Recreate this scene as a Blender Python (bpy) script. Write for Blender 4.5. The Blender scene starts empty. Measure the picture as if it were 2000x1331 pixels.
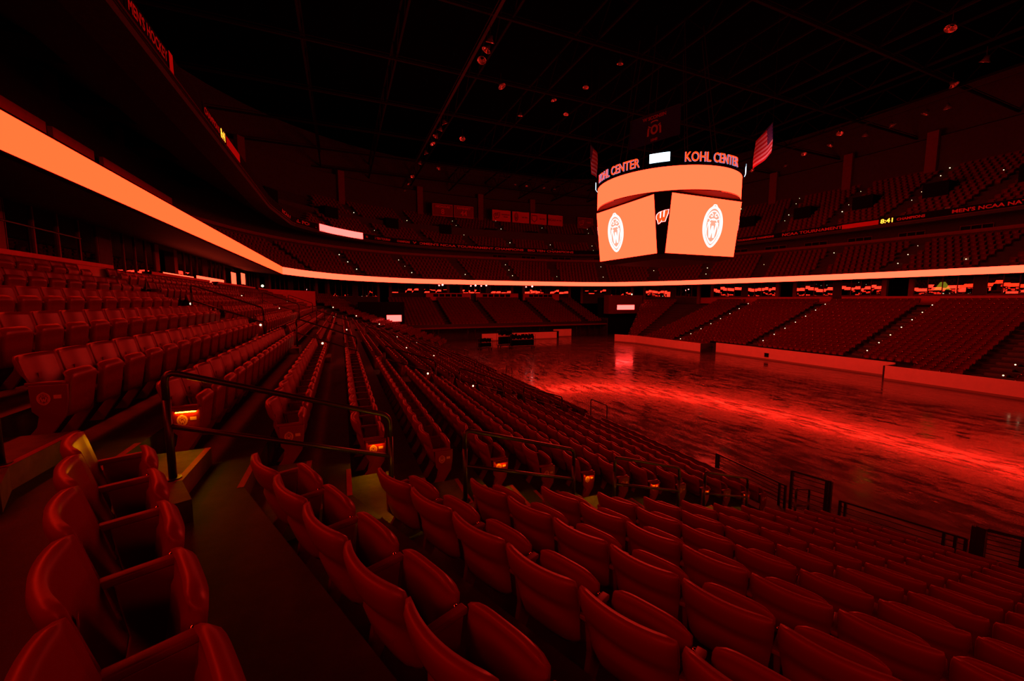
import bpy, bmesh, math, random
import numpy as np
from mathutils import Vector, Matrix
random.seed(7)
H=6.03            # eye height above the arena floor
P=.88             # row depth
SC=bpy.context.scene
COL=SC.collection
PI=math.pi
# ------------------------------------------------------------------ materials
def mat(name,col=(.5,.5,.5),rough=.5,metal=0,spec=.5,emit=None,noise=0,nscale=8,bump=0,coat=0):
    m=bpy.data.materials.new(name);m.use_nodes=True;nt=m.node_tree;b=nt.nodes['Principled BSDF']
    b.inputs['Base Color'].default_value=(*col,1);b.inputs['Roughness'].default_value=rough
    b.inputs['Metallic'].default_value=metal;b.inputs['Specular IOR Level'].default_value=spec
    b.inputs['Coat Weight'].default_value=coat
    if noise or bump:
        tc=nt.nodes.new('ShaderNodeTexCoord');n=nt.nodes.new('ShaderNodeTexNoise')
        n.inputs['Scale'].default_value=nscale;n.inputs['Detail'].default_value=6;n.inputs['Roughness'].default_value=.65
        g=nt.nodes.new('ShaderNodeNewGeometry');nt.links.new(g.outputs['Position'],n.inputs['Vector'])
        if noise:
            r=nt.nodes.new('ShaderNodeValToRGB');r.color_ramp.elements[0].position=.3;r.color_ramp.elements[1].position=.7
            r.color_ramp.elements[0].color=(*[c*(1-noise) for c in col],1);r.color_ramp.elements[1].color=(*[min(1,c*(1+noise)) for c in col],1)
            nt.links.new(n.outputs['Fac'],r.inputs['Fac']);nt.links.new(r.outputs['Color'],b.inputs['Base Color'])
        if bump:
            bp=nt.nodes.new('ShaderNodeBump');bp.inputs['Strength'].default_value=bump;bp.inputs['Distance'].default_value=.02
            nt.links.new(n.outputs['Fac'],bp.inputs['Height']);nt.links.new(bp.outputs['Normal'],b.inputs['Normal'])
    return m
def emis(name,col,s=1.):
    m=bpy.data.materials.new(name);m.use_nodes=True;nt=m.node_tree;nt.nodes.clear()
    o=nt.nodes.new('ShaderNodeOutputMaterial');e=nt.nodes.new('ShaderNodeEmission')
    e.inputs['Color'].default_value=(*col,1);e.inputs['Strength'].default_value=s
    nt.links.new(e.outputs[0],o.inputs['Surface']);return m
LED=(14.,.245,.085)
M=dict(
 seat=mat('red_plastic',(.155,.001,.001),.36,spec=.24),
 boltglint=mat('bolt_and_glint_metal',(.75,.7,.7),.12,metal=1),
 panel=mat('red_cast_iron',(.13,.001,.001),.42,spec=.25),
 paint=mat('pale_paint',(.45,.20,.14),.5),
 conc=mat('tread_concrete',(.026,.023,.018),.7,noise=.45,nscale=5,bump=.15),
 stepc=mat('step_concrete',(.085,.072,.04),.75,noise=.35,nscale=7,bump=.2),
 nosing=mat('red_nosing_paint',(.28,.008,.008),.6,noise=.2,nscale=20),
 rail=mat('black_rail_paint',(.011,.009,.009),.38),
 wall=mat('grey_block_wall',(.042,.038,.033),.75,noise=.2,nscale=3),
 ledge=mat('ledge_paint',(.50,.06,.04),.6,noise=.12,nscale=3),
 wallr=mat('red_fascia_wall',(.17,.02,.012),.6,noise=.15,nscale=3),
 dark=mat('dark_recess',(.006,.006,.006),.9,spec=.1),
 ceil=mat('black_ceiling',(.003,.003,.003),1,spec=0),
 steel=mat('dark_steel',(.02,.018,.018),.6), truss=mat('truss_paint',(.007,.006,.006),.8,spec=.2),
 board=mat('white_board',(.95,.80,.66),.35,noise=.06,nscale=1.2),
 kick=mat('board_kick_strip',(.35,.3,.2),.5),
 white=mat('white_paint',(.8,.8,.8),.5),
 blue=mat('flag_blue',(.02,.03,.25),.8),
 flagred=mat('flag_red',(.5,.02,.03),.8),
 flagwhite=mat('flag_white',(.75,.72,.72),.8),
 gold=mat('flag_gold',(.6,.3,.1),.8),
 lens=mat('lamp_reflector',(.8,.8,.8),.25,metal=.8),
 black=mat('black_plastic',(.005,.005,.005),.7,spec=.08),
 banner=mat('banner_cloth',(.80,.05,.03),.8), bannerd=mat('banner_dark',(.25,.02,.02),.8), bannerw=mat('banner_white',(.45,.25,.2),.8),
 led=emis('led_orange',LED,1.), ledl=emis('led_orange_deep',(14.,.195,.045)), ledc=emis('led_salmon',(14.,.28,.12)), ledw=emis('led_white',(14,1.15,1.1)), ledf=emis('led_rose',(13,.42,.28)), ledp=emis('led_pink',(13,.38,.32)),
 sign=emis('white_sign_light',(2.4,3.6,4.6)), letter=emis('letter_orange',(2.4,.10,.012)), lside=emis('letter_side',(.22,.20,.42)),
 amber=emis('clock_amber',(3.2,1.1,.08)), warm=emis('aisle_light_warm',(1.,.40,.003),140.), dot=emis('aisle_light_dot',(1.,.80,.42),3.),
 spark=emis('loge_lamp',(14,3.,2.5)), yel=emis('lit_room',(.45,.38,.02)), ribrefl=emis('ribbon_reflection_glow',(5,.24,.10)),
 exitm=emis('exit_letters',(.22,.004,.002)),
 text=mat('fascia_letter_paint',(.75,.12,.10),.5),
)
# window glass: a clear pane with a coated reflection
def glassmat():
    m=bpy.data.materials.new('coated_glass');m.use_nodes=True;nt=m.node_tree;nt.nodes.clear()
    o=nt.nodes.new('ShaderNodeOutputMaterial');t=nt.nodes.new('ShaderNodeBsdfTransparent');g=nt.nodes.new('ShaderNodeBsdfGlossy')
    t.inputs[0].default_value=(.55,.55,.55,1);g.inputs['Roughness'].default_value=.0;mx=nt.nodes.new('ShaderNodeMixShader');mx.inputs[0].default_value=.3
    nt.links.new(t.outputs[0],mx.inputs[1]);nt.links.new(g.outputs[0],mx.inputs[2]);nt.links.new(mx.outputs[0],o.inputs[0]);return m
M['glass']=glassmat()
# scuffed sealed concrete floor
def floormat():
    m=bpy.data.materials.new('sealed_arena_floor');m.use_nodes=True;nt=m.node_tree;b=nt.nodes['Principled BSDF']
    g=nt.nodes.new('ShaderNodeNewGeometry');L=nt.links.new
    def noise(sc,stretch,det=8,r=.65):
        mp=nt.nodes.new('ShaderNodeMapping');mp.inputs['Scale'].default_value=stretch;L(g.outputs['Position'],mp.inputs['Vector'])
        mp.inputs['Rotation'].default_value=(0,0,.5)
        n=nt.nodes.new('ShaderNodeTexNoise');n.inputs['Scale'].default_value=sc;n.inputs['Detail'].default_value=det;n.inputs['Roughness'].default_value=r
        L(mp.outputs[0],n.inputs['Vector']);return n
    def ramp(n,a,b_,c0,c1):
        r=nt.nodes.new('ShaderNodeValToRGB');e=r.color_ramp.elements;e[0].position=a;e[1].position=b_;e[0].color=(*c0,1);e[1].color=(*c1,1);L(n.outputs['Fac'],r.inputs['Fac']);return r
    n1=noise(.35,(1,1,1));r1=ramp(n1,.3,.7,(.065,.055,.042),(.165,.14,.115));L(r1.outputs[0],b.inputs['Base Color'])
    n2=noise(2.0,(1,.3,1),14,.85);r2=ramp(n2,.44,.56,(.045,)*3,(.27,)*3);L(r2.outputs[0],b.inputs['Roughness'])
    b.inputs['Specular IOR Level'].default_value=.7;b.inputs['IOR'].default_value=1.85
    n3=noise(1.6,(1,.4,1),12,.8)
    bp=nt.nodes.new('ShaderNodeBump');bp.inputs['Strength'].default_value=.07;bp.inputs['Distance'].default_value=.012;L(n3.outputs['Fac'],bp.inputs['Height']);L(bp.outputs[0],b.inputs['Normal'])
    return m
M['floor']=floormat()
# ------------------------------------------------------------------ mesh helpers
def W(p): return (p[0],p[1],p[2]+H)       # eye-relative -> world
class MB:
    def __init__(s): s.v=[];s.f=[];s.m=[];s.mi=0
    def add(s,vs,fs):
        o=len(s.v);s.v+= [tuple(v) for v in vs];s.f+=[tuple(i+o for i in f) for f in fs];s.m+=[s.mi]*len(fs);return s
    def box(s,a,b,X=None):
        x0,y0,z0=a;x1,y1,z1=b
        vs=[(x,y,z) for z in (z0,z1) for y in (y0,y1) for x in (x0,x1)]
        if X: vs=[X(v) for v in vs]
        return s.add(vs,[(0,2,3,1),(4,5,7,6),(0,1,5,4),(2,6,7,3),(0,4,6,2),(1,3,7,5)])
    def hull4(s,q,z0,z1):   # vertical prism on plan polygon q
        n=len(q);vs=[(x,y,z0) for x,y in q]+[(x,y,z1) for x,y in q]
        return s.add(vs,[tuple(range(n))[::-1],tuple(range(n,2*n))]+[(i,(i+1)%n,(i+1)%n+n,i+n) for i in range(n)])
    def tube(s,pts,r,n=8,cap=True):
        pts=[Vector(p) for p in pts];rings=[];up=None
        for i,p in enumerate(pts):
            d=((pts[min(i+1,len(pts)-1)]-p).normalized()+(p-pts[max(i-1,0)]).normalized()).normalized()
            if up is None: up=Vector((0,0,1)) if abs(d.z)<.9 else Vector((1,0,0))
            a=d.cross(up).normalized();c=a.cross(d).normalized();up=c
            rings.append([p+a*(r*math.cos(t))+c*(r*math.sin(t)) for t in [2*PI*k/n for k in range(n)]])
        vs=[v for R_ in rings for v in R_];fs=[]
        for i in range(len(rings)-1):
            for k in range(n):
                fs.append((i*n+k,i*n+(k+1)%n,(i+1)*n+(k+1)%n,(i+1)*n+k))
        if cap: fs+=[tuple(range(n))[::-1],tuple((len(rings)-1)*n+k for k in range(n))]
        return s.add(vs,fs)
    def bar(s,a,b,w,h):
        a=Vector(a);b=Vector(b);d=(b-a).normalized();up=Vector((0,0,1)) if abs(d.z)<.95 else Vector((1,0,0))
        r=d.cross(up).normalized()*(w/2);u=r.cross(d).normalized()*(h/2)
        return s.add([a-r-u,a+r-u,a+r+u,a-r+u,b-r-u,b+r-u,b+r+u,b-r+u],[(0,1,2,3),(7,6,5,4),(0,4,5,1),(1,5,6,2),(2,6,7,3),(3,7,4,0)])
    def mesh(s,name,mats,smooth=False):
        me=bpy.data.meshes.new(name);me.from_pydata(s.v,[],s.f)
        for m in (mats if isinstance(mats,(list,tuple)) else [mats]): me.materials.append(m)
        if s.m: me.polygons.foreach_set('material_index',s.m)
        if smooth: me.polygons.foreach_set('use_smooth',[True]*len(s.f))
        bm=bmesh.new();bm.from_mesh(me);bmesh.ops.recalc_face_normals(bm,faces=bm.faces);bm.to_mesh(me);bm.free()
        me.update();return me
    def build(s,name,mats,parent=None,smooth=False,**tags):
        return link(name,s.mesh(name,mats,smooth),parent,**tags)
def link(name,me,parent=None,**tags):
    o=bpy.data.objects.new(name,me);COL.objects.link(o)
    if parent: o.parent=parent
    for k,v in tags.items(): o[k]=v
    return o
def part(mb,name,m,parent,smooth=False,**t):   # world-coordinates mesh made a child of an Empty placed anywhere
    me=mb.mesh(name,m,smooth);me.transform(parent.matrix_basis.inverted());return link(name,me,parent,**t)
def thing(name,loc,label,category,group=None,rz=0):
    o=bpy.data.objects.new(name,None);COL.objects.link(o);o.empty_display_size=.2
    o.location=loc;o.rotation_euler=(0,0,rz);o.matrix_basis=Matrix.Translation(loc)@Matrix.Rotation(rz,4,'Z')
    o['label']=label;o['category']=category
    if group:o['group']=group
    return o
def struct(mb,name,m,smooth=False): return mb.build(name,m,None,smooth,kind='structure')
ORD=['zeroth','first','second','third','fourth','fifth','sixth','seventh','eighth','ninth','tenth','eleventh','twelfth','thirteenth','fourteenth','fifteenth','sixteenth','seventeenth','eighteenth','nineteenth','twentieth','twenty-first','twenty-second']
# ------------------------------------------------------------------ camera / world
cam=bpy.data.cameras.new('camera');co=bpy.data.objects.new('camera',cam);COL.objects.link(co);SC.camera=co
cam.sensor_width=36;cam.lens=784.6/2000*36;cam.clip_end=400;cam.clip_start=.05
yaw,pit=.4007,-.0996
F=Vector((math.sin(yaw)*math.cos(pit),math.cos(yaw)*math.cos(pit),math.sin(pit)))
co.location=(0,0,H);co.rotation_euler=F.to_track_quat('-Z','Y').to_euler()
RV=Vector((math.cos(yaw),-math.sin(yaw),0));UV=RV.cross(F)
def px(p):   # eye-relative point -> photo pixel
    p=Vector(p);d=p.dot(F)
    if d<.15: return None
    return (1000+784.6*p.dot(RV)/d,665.5-784.6*p.dot(UV)/d)
w=bpy.data.worlds.new('world');SC.world=w;w.use_nodes=True;w.node_tree.nodes['Background'].inputs[0].default_value=(0,0,0,1)
SC.view_settings.view_transform='Standard';SC.view_settings.look='None';SC.view_settings.gamma=1;SC.view_settings.exposure=0
SC.view_settings.use_curve_mapping=False
SC.cycles.use_denoising=True;SC.cycles.max_bounces=5;SC.cycles.diffuse_bounces=3;SC.cycles.glossy_bounces=3;SC.cycles.transparent_max_bounces=8
SC.cycles.sample_clamp_indirect=12
# ------------------------------------------------------------------ plan geometry of the stands
def fz(k): return (-.793-.381*k+.002*k*k)*P-.6     # tread height of row k (eye-relative)
ct,st=math.cos(.4),math.sin(.4)
class Sec:
    so=0
    def __init__(s,o,t,n): s.o=Vector(o);s.t=Vector(t);s.n=Vector(n)
    def p(s,a,d,z): q=s.o+s.t*a+s.n*d;return (q.x,q.y,z)
    def rot(s): return math.atan2(-s.n.y,-s.n.x)
dk=lambda k:(14-k)*P
SA=Sec((10.13,0),(0,1),(-1,0))
SB=Sec((ct*11.77,st*11.77),(-st,ct),(-ct,-st))
SR=Sec((38.47,0),(0,1),(1,0))
SB.so=.13
SF=Sec((24.3,52.62),(1,0),(0,1))
SRW=Sec((38.47,45.0),(-st,ct),(ct,st))     # far right wedge
SLW=Sec((10.13,45.4),(st,ct),(-ct,st))     # far left wedge
def mit(k): return (10.13-dk(k), P*(4.27+.203*k))    # corner line of the near aisle
def offset_poly(pts,d,closed=False,ext=(0,0)):
    n=len(pts);out=[]
    for i,p in enumerate(pts):
        p=Vector(p);ds=[]
        if closed or i>0: ds.append((p-Vector(pts[i-1])).normalized())
        if closed or i<n-1: ds.append((Vector(pts[(i+1)%n])-p).normalized())
        ns=[Vector((-q.y,q.x)) for q in ds]
        if len(ns)==2:
            m=(ns[0]+ns[1]).normalized();m=m/max(.5,m.dot(ns[0]))
        else: m=ns[0]
        q=p+m*d
        if not closed and i==0: q=q-ds[0]*ext[0]
        if not closed and i==n-1: q=q+ds[0]*ext[1]
        out.append((q.x,q.y))
    return out
def sweep(pts,prof,closed=False,ext=lambda d:(0,0)):
    mb=MB();n=len(pts);rows=[[(x,y,z+H) for x,y in offset_poly(pts,d,closed,ext(d))] for d,z in prof]
    vs=[v for r in rows for v in r];fs=[]
    for j in range(len(rows)-1):
        for i in range(n if closed else n-1):
            fs.append((j*n+i,j*n+(i+1)%n,(j+1)*n+(i+1)%n,(j+1)*n+i))
    mb.add(vs,fs);return mb
def stair_prof(kmax,kmin,zb):
    pr=[(dk(kmax)-.46,zb)]
    for k in range(kmax,kmin-1,-1): pr+=[(dk(k)-.46,fz(k)),(dk(k)+.42,fz(k))]
    return pr
ZB=-6.03
c0=mit(14);c0=(10.13,c0[1])
# near stand: B block, corner, straight A block, far left wedge
cornB=(c0[0]+st*22,c0[1]-ct*22)
pathN=[cornB,c0,(10.13,45.4),(10.13+st*6,45.4+ct*6)]
struct(sweep(pathN,stair_prof(14,-4,ZB)),'floor_near_terrace',M['conc'])
pathR=[(38.47-st*3,45+ct*3),(38.47,45.0),(38.47,-14)]
extR=lambda d:(.34*max(d,0)-1.0,0)
struct(sweep(pathR,stair_prof(12,-2,ZB),ext=extR),'floor_right_terrace',M['conc'])
struct(sweep([(38.47-st*3,45+ct*3),(38.47,45.0),(38.47,33.7)],[(dk(14)-.46,ZB),(dk(14)-.46,fz(14)),(dk(14)+.42,fz(14)),(dk(14)+.42,fz(13)),(dk(13)+.42,fz(13))]),'floor_right_terrace',M['conc'])
struct(sweep([(38.47,16.8),(38.47,-14)],[(dk(14)-.46,ZB),(dk(14)-.46,fz(14)),(dk(14)+.42,fz(14)),(dk(14)+.42,fz(13)),(dk(13)+.42,fz(13))]),'floor_right_terrace',M['conc'])
pr=stair_prof(8,-3,ZB);pr[0]=(dk(8)-.46,-4.12);pr=[(dk(8)+2.2,ZB),(dk(8)+2.2,-4.12)]+pr
struct(sweep([(6.8,52.62),(42.2,52.62)],pr),'floor_far_terrace',M['conc'])
for xx in (6.8,42.2):
    mb=MB();mb.hull4([(xx-.1,57.4),(xx+.1,57.4),(xx+.1,69),(xx-.1,69)],H+ZB,H-3.0);struct(mb,'wall_far_side',M['wall'])
mb=MB();mb.box((-20,-35,-.2),(70,80,0));struct(mb,'floor',M['floor'])
# ------------------------------------------------------------------ seat modelling (local: x forward, y left, z up, origin on the tread under the seat; riser at x=-.42+.5)
def shell(fr,th,na,nb,rim=.75):
    mb=MB();A=[-1+2*i/na for i in range(na+1)];B=[j/nb for j in range(nb+1)]
    f=[[Vector(fr(a,b)) for a in A] for b in B]
    bk=[[f[j][i]+Vector((-1,0,0))*th(A[i],B[j]) for i in range(na+1)] for j in range(nb+1)]
    n1=na+1;tot=n1*(nb+1);vs=[v for r in f for v in r]+[v for r in bk for v in r];fs=[]
    for j in range(nb):
        for i in range(na):
            q=(j*n1+i,j*n1+i+1,(j+1)*n1+i+1,(j+1)*n1+i);fs.append(q);fs.append(tuple(x+tot for x in q[::-1]))
    ring=[i for i in range(n1)]+[j*n1+na for j in range(1,nb+1)]+[nb*n1+i for i in range(na-1,-1,-1)]+[j*n1 for j in range(nb-1,0,-1)]
    for i in range(len(ring)):
        a,b=ring[i],ring[(i+1)%len(ring)];fs.append((a,b,b+tot,a+tot))
    mb.add(vs,fs);return mb
sm=lambda t:max(0,min(1,t))**2*(3-2*max(0,min(1,t)))
X0=-.50     # arm front sits at local x=0 -> shift so that x is measured from the arm front
def back_fr(a,b):
    ww=(.222+.032*sm(b*1.2))*(1-.03*sm((b-.95)/.05)-.07*sm((.08-b)/.08))
    zz=.36+.47*b-.010*abs(a)**14*sm((b-.85)/.15)+.03*abs(a)**6*sm((.2-b)/.2)
    x=.275-.135*b+.048*a*a*(.4+.6*b)-.012*math.cos(min(1,abs(a))*PI/2)*math.sin(PI*b)
    return (x+X0,a*ww,zz)
def back_th(a,b):
    band=sm((b-.63)/.05)
    arch=sm((.52-.20*a*a-b)/.05)*sm((.86-abs(a))/.08)*sm((b-.04)/.06)
    e=1-.40*max(abs(a),0)**10
    return (.020+.030*band*(1-.45*sm((b-.93)/.07))+.020*arch)*e
def pan_fr(a,b):   # underside of the tipped-up seat, faces the court
    sup=abs(2*b-1)**7
    ww=.222*(1-.10*sup)*(1-.10*(1-b));zz=.28+.41*b-.020*abs(a)**6*sm((b-.6)/.4)
    rec=sm((.70-abs(a))/.06)*sm((.78-b)/.04)*sm((b-.10)/.06)
    x=.455+.055*b-.018*rec-.02*abs(a)**4-.030*sm((b-.90)/.10)-.01*sup
    return (x+X0,a*ww,zz)
def pan_th(a,b): return .062*(1-.5*abs(a)**8)*(1-.45*sm((b-.88)/.12))-.018*math.cos(a*PI/2)*math.sin(PI*b)
me_back=shell(back_fr,back_th,12,12).mesh('backrest',M['seat'],True)
me_pan=shell(pan_fr,pan_th,10,10).mesh('seat_pan',M['seat'],True)
def bevbox(a,b,r=.01):
    mb=MB().box(a,b);return mb
OUT=[(.255,.585),(.498,.585),(.493,.45),(.47,.305),(.373,.16),(.27,.0),(.11,.0),(.224,.15),(.328,.285),(.262,.365)]
def prism(out,y0,y1,sx=1.):
    n=len(out);vs=[(x+X0,y0,z) for x,z in out]+[(x+X0,y1,z) for x,z in out]
    return vs,[tuple(range(n)),tuple(range(n,2*n))[::-1]]+[(i,i+n,(i+1)%n+n,(i+1)%n) for i in range(n)]
def bev(mb,name,m,w,seg=2,smooth=True):
    me=mb.mesh(name,m);bm=bmesh.new();bm.from_mesh(me)
    bmesh.ops.bevel(bm,geom=list(bm.edges),offset=w,segments=seg,affect='EDGES',profile=.6,clamp_overlap=True)
    bm.to_mesh(me);bm.free()
    if smooth: me.polygons.foreach_set('use_smooth',[True]*len(me.polygons))
    return me
SW=.53
mb=MB();mb.box((.23+X0,-SW/2-.024,.580),(.47+X0,-SW/2+.024,.610));me_arm=bev(mb,'armrest',M['panel'],.008)
mb=MB();mb.add(*prism([(.27,.58),(.45,.58),(.42,.40),(.40,.25),(.25,.0),(.13,.0),(.27,.2),(.30,.35)],-SW/2-.018,-SW/2+.018))
me_leg=bev(mb,'leg',M['panel'],.006)
# small round hinge bolt on the arm's back end
def uv_sphere(mb,c,r,n=8,m=6,sx=(1,1,1)):
    vs=[];fs=[]
    for j in range(m+1):
        for i in range(n):
            t=PI*j/m;u=2*PI*i/n;vs.append((c[0]+r*sx[0]*math.sin(t)*math.cos(u),c[1]+r*sx[1]*math.sin(t)*math.sin(u),c[2]+r*sx[2]*math.cos(t)))
    for j in range(m):
        for i in range(n): fs.append((j*n+i,j*n+(i+1)%n,(j+1)*n+(i+1)%n,(j+1)*n+i))
    mb.add(vs,fs);return mb
mb=MB()
for yy in (-SW/2+.028,): uv_sphere(mb,(.44+X0,yy,.60),.012)
me_bolt=mb.mesh('hinge_bolt',M['boltglint'],True)
# emblem strokes ------------------------------------------------------
def stroke(mb,pts,wd,z=0,closed=False):
    n=len(pts);L=[]
    for i,p in enumerate(pts):
        a=pts[i-1] if (i>0 or closed) else p;b=pts[(i+1)%n] if (i<n-1 or closed) else p
        dx,dy=b[0]-a[0],b[1]-a[1];l=math.hypot(dx,dy) or 1;nx,ny=-dy/l*wd/2,dx/l*wd/2
        L.append(((p[0]+nx,p[1]+ny,z),(p[0]-nx,p[1]-ny,z)))
    vs=[v for q in L for v in q];fs=[(2*i,2*i+1,2*((i+1)%n)+1,2*((i+1)%n)) for i in range(n if closed else n-1)]
    mb.add(vs,fs)
def oval(s,dx=0,n=48):  # pointed shield, unit width ~1, height ~2.1
    o=[]
    for i in range(n):
        t=2*PI*i/n;x=math.sin(t);y=math.cos(t)
        yy=y*(1.0 if y>0 else 1.18);xx=x*(1 if y>0 else (1-.34*y*y*abs(y)))
        o.append((xx*.5*s,yy*.92*s+.03-(1-s)*.0))
    return o
def crest():   # returns (outline mb, fill mb) in unit coordinates x,y
    a=MB();stroke(a,oval(.97),.125,0,True);stroke(a,oval(.77),.06,0,True)
    for sx in (-1,1):
        sp=[(sx*(.02+.11*(1+.0*t)+ (.12-.10*t/9)*math.cos(.7*t)),.52+(.14-.11*t/9)*math.sin(.7*t)) for t in range(10)]
        stroke(a,sp,.05);stroke(a,[(sx*.40,.05),(sx*.47,.05)],.04);stroke(a,[(sx*.30,-.55),(sx*.37,-.62)],.04)
        stroke(a,[(sx*.14,.93),(sx*.09,.98),(sx*.07,1.03),(0,1.05)],.07);stroke(a,[(sx*.33,.42),(sx*.22,.33),(0,.30)],.05)
    inner=[(x*.62,y*.62-.22) for x,y in oval(1.0)];stroke(a,inner,.045,0,True)
    for p in ([(-.21,.14),(-.10,-.58)],[(-.10,-.58),(0,.02)],[(0,.02),(.10,-.58)],[(.10,-.58),(.21,.14)]): stroke(a,p,.105)
    for x in (-.21,.21): stroke(a,[(x-.09,.15),(x+.09,.15)],.06)
    return a
def plate(mb,fn,th=0):  # map unit emblem to 3d
    o=MB();o.add([fn(v[0],v[1]) for v in mb.v],mb.f);return o
cr=crest()
me_emb=plate(cr,lambda x,y:(.345+X0+x*.080,-SW/2-.0355,.470+y*.052)).mesh('crest_emblem',M['paint'])
me_embL=None
mb=MB();mb.add(*prism(OUT,-SW/2-.034,-SW/2-.004));me_end=bev(mb,'end_panel',M['panel'],.006)
mb=MB();mb.add(*prism(OUT,SW/2+.004,SW/2+.034));me_endL=bev(mb,'end_panel',M['panel'],.006)
mb=MB();mb.box((.23+X0,SW/2-.024,.580),(.47+X0,SW/2+.024,.610));me_armL=bev(mb,'armrest',M['panel'],.008)
mb=MB();mb.box((.408+X0,-SW/2-.0355,.465),(.458+X0,-SW/2-.034,.497));mb.box((.425+X0,-SW/2-.0362,.474),(.441+X0,-SW/2-.0354,.488));me_num=mb.mesh('row_number_plate',[M['bannerw']])
mb=MB();mb.box((.29+X0,-SW/2-.056,.560),(.47+X0,-SW/2-.034,.566));me_hood=mb.mesh('light_hood',M['panel'])
mb=MB();mb.box((.28+X0,-SW/2-.064,.560),(.48+X0,-SW/2-.034,.566));mb.box((.28+X0,-SW/2-.066,.540),(.48+X0,-SW/2-.062,.566));me_hood2=mb.mesh('light_hood',M['panel'])
mb=MB();mb.box((.30+X0,-SW/2-.052,.550),(.46+X0,-SW/2-.038,.558));me_strip=mb.mesh('aisle_light',M['warm'])
# number tag on the backrest
mb=MB();mb.box((.188+X0,-.02,.60),(.192+X0,.02,.66));me_tag=mb.mesh('seat_number_tag',M['bannerd'])
# ------------------------------------------------------------------ list all lower seats
def fill(s0,s1,start='lo'):
    n=int((s1-s0+.05)//SW);return [s0+SW*(i+.5) for i in range(n)] if start=='lo' else [s1-SW*(i+.5) for i in range(n)]
seats=[]   # (sec, s, k, block, idx from near aisle, first?, last?)
for k in range(-4,15):
    for bn,(a,b) in enumerate([(4.64+.149*k,13.75),(14.96,25.15),(26.4,37.0),(38.2,44.2-.149*k+.3)]):
        if b-a<1: continue
        L=fill(a,b)
        for i,s in enumerate(L): seats.append(('A',SA,s,k,bn,i,i==0,i==len(L)-1))
for k in range(-1,15):
    smax=-P*(-3.90+.225*(k-2));L=fill(smax-SW*(17 if k>1 else 9),smax,'hi')
    for i,s in enumerate(L):seats.append(('B',SB,s,k,0,i,i==len(L)-1,i==0))
for k in range(-4,15):
    for i,s in enumerate(fill(1.1,6.2+dk(k)*.2)):seats.append(('L',SLW,s,k,0,i,False,False))
RB=[(-9,10.6),(13.0,19.4),(20.7,28.6),(29.9,38.2),(39.5,44.6)]
for k in range(-2,15):
    for bn,(a,b) in enumerate(RB):
        sh=.02*dk(k)
        if k>12 and bn in(2,): continue
        if k>12 and bn==1: b=16.0
        if k>12 and bn==3: a=34.0
        for i,s in enumerate(fill(a+sh,b+sh)):seats.append(('R',SR,s,k,bn,i,False,False))
    for i,s in enumerate(fill(.6,1.6+.34*dk(k)+.2)):seats.append(('R',SRW,s,k,9,i,False,False))
for k in range(-3,9):
    for bn,(a,b) in enumerate([(-17.3,-10.4),(-9.4,-3.4),(-2.3,6.0),(7.1,13.3),(14.4,17.4)]):
        for i,s in enumerate(fill(a,b)):seats.append(('F',SF,s,k,bn,i,False,False))
def vis(q,mg=0):
    c=px((q[0],q[1],q[2]+.6));return c is not None and -60<c[0]<2060 and -60<c[1]<1400
cand=[]
for n,(nm,sec,s,k,bn,i,a,b) in enumerate(seats):
    if nm not in 'AB': continue
    q=sec.p(s,dk(k)+sec.so,fz(k))
    if nm=='B' and k<1: continue
    if nm=='B' and k==1 and i>5: continue
    if vis(q):
        dd=Vector((q[0],q[1],q[2]+.5)).length
        cand.append((dd,n))
cand.sort();chosen=set(n for _,n in cand[:300])
def rowA(k): return ORD[k+5]
def seat_label(nm,k,bn,i):
    if nm=='B':
        if k==1: return f"red tip-up arena seat in lower left corner row, {ORD[i+1]} from the stairs"
        return f"red tip-up arena seat, {ORD[k-1]} row below the foreground walkway, {ORD[i+1]} from the stairs"
    if bn==0: return f"red tip-up arena seat across the stairs, {rowA(k)} row from wall, {ORD[i+1]} from stairs"
    return f"red tip-up seat in middle-distance left block, {rowA(k)} row from wall, {ORD[i+1]} in"
for n in sorted(chosen):
    nm,sec,s,k,bn,i,first,last=seats[n]
    q=sec.p(s,dk(k)+sec.so,fz(k))
    g={'A':'red seats in the left blocks','B':'red seats in the foreground block'}[nm]
    t=thing('stadium_seat',W(q),seat_label(nm,k,bn,i),'seat',g,sec.rot())
    for nn,me in (('backrest',me_back),('seat_pan',me_pan),('armrest',me_arm),('leg',me_leg)): link(nn,me,t)
    if seats[n][0]=='B': link('hinge_bolt',me_bolt,t)
    if nm=='B' or (nm=='A' and bn==0 and k in(0,1,2)): link('seat_number_tag',me_tag,t)
    if first and nm=='A':
        e=link('end_panel',me_end,t);link('crest_emblem',me_emb,e,label='pale shield emblem');link('row_number_plate',me_num,e)
        if (k%2==1)==(bn%2==0):
            link('light_hood',me_hood2 if bn==0 and k>2 else me_hood,e);link('aisle_light',me_strip,e,label='glowing warm white light strip')
    if last:
        link('end_panel',me_endL,t);link('armrest',me_armL,t)
        if nm=='B' and k%2==1 and k>2:
            me=me_strip.copy();me.transform(Matrix.Scale(-1,4,(0,1,0)));link('aisle_light',me,t)
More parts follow.
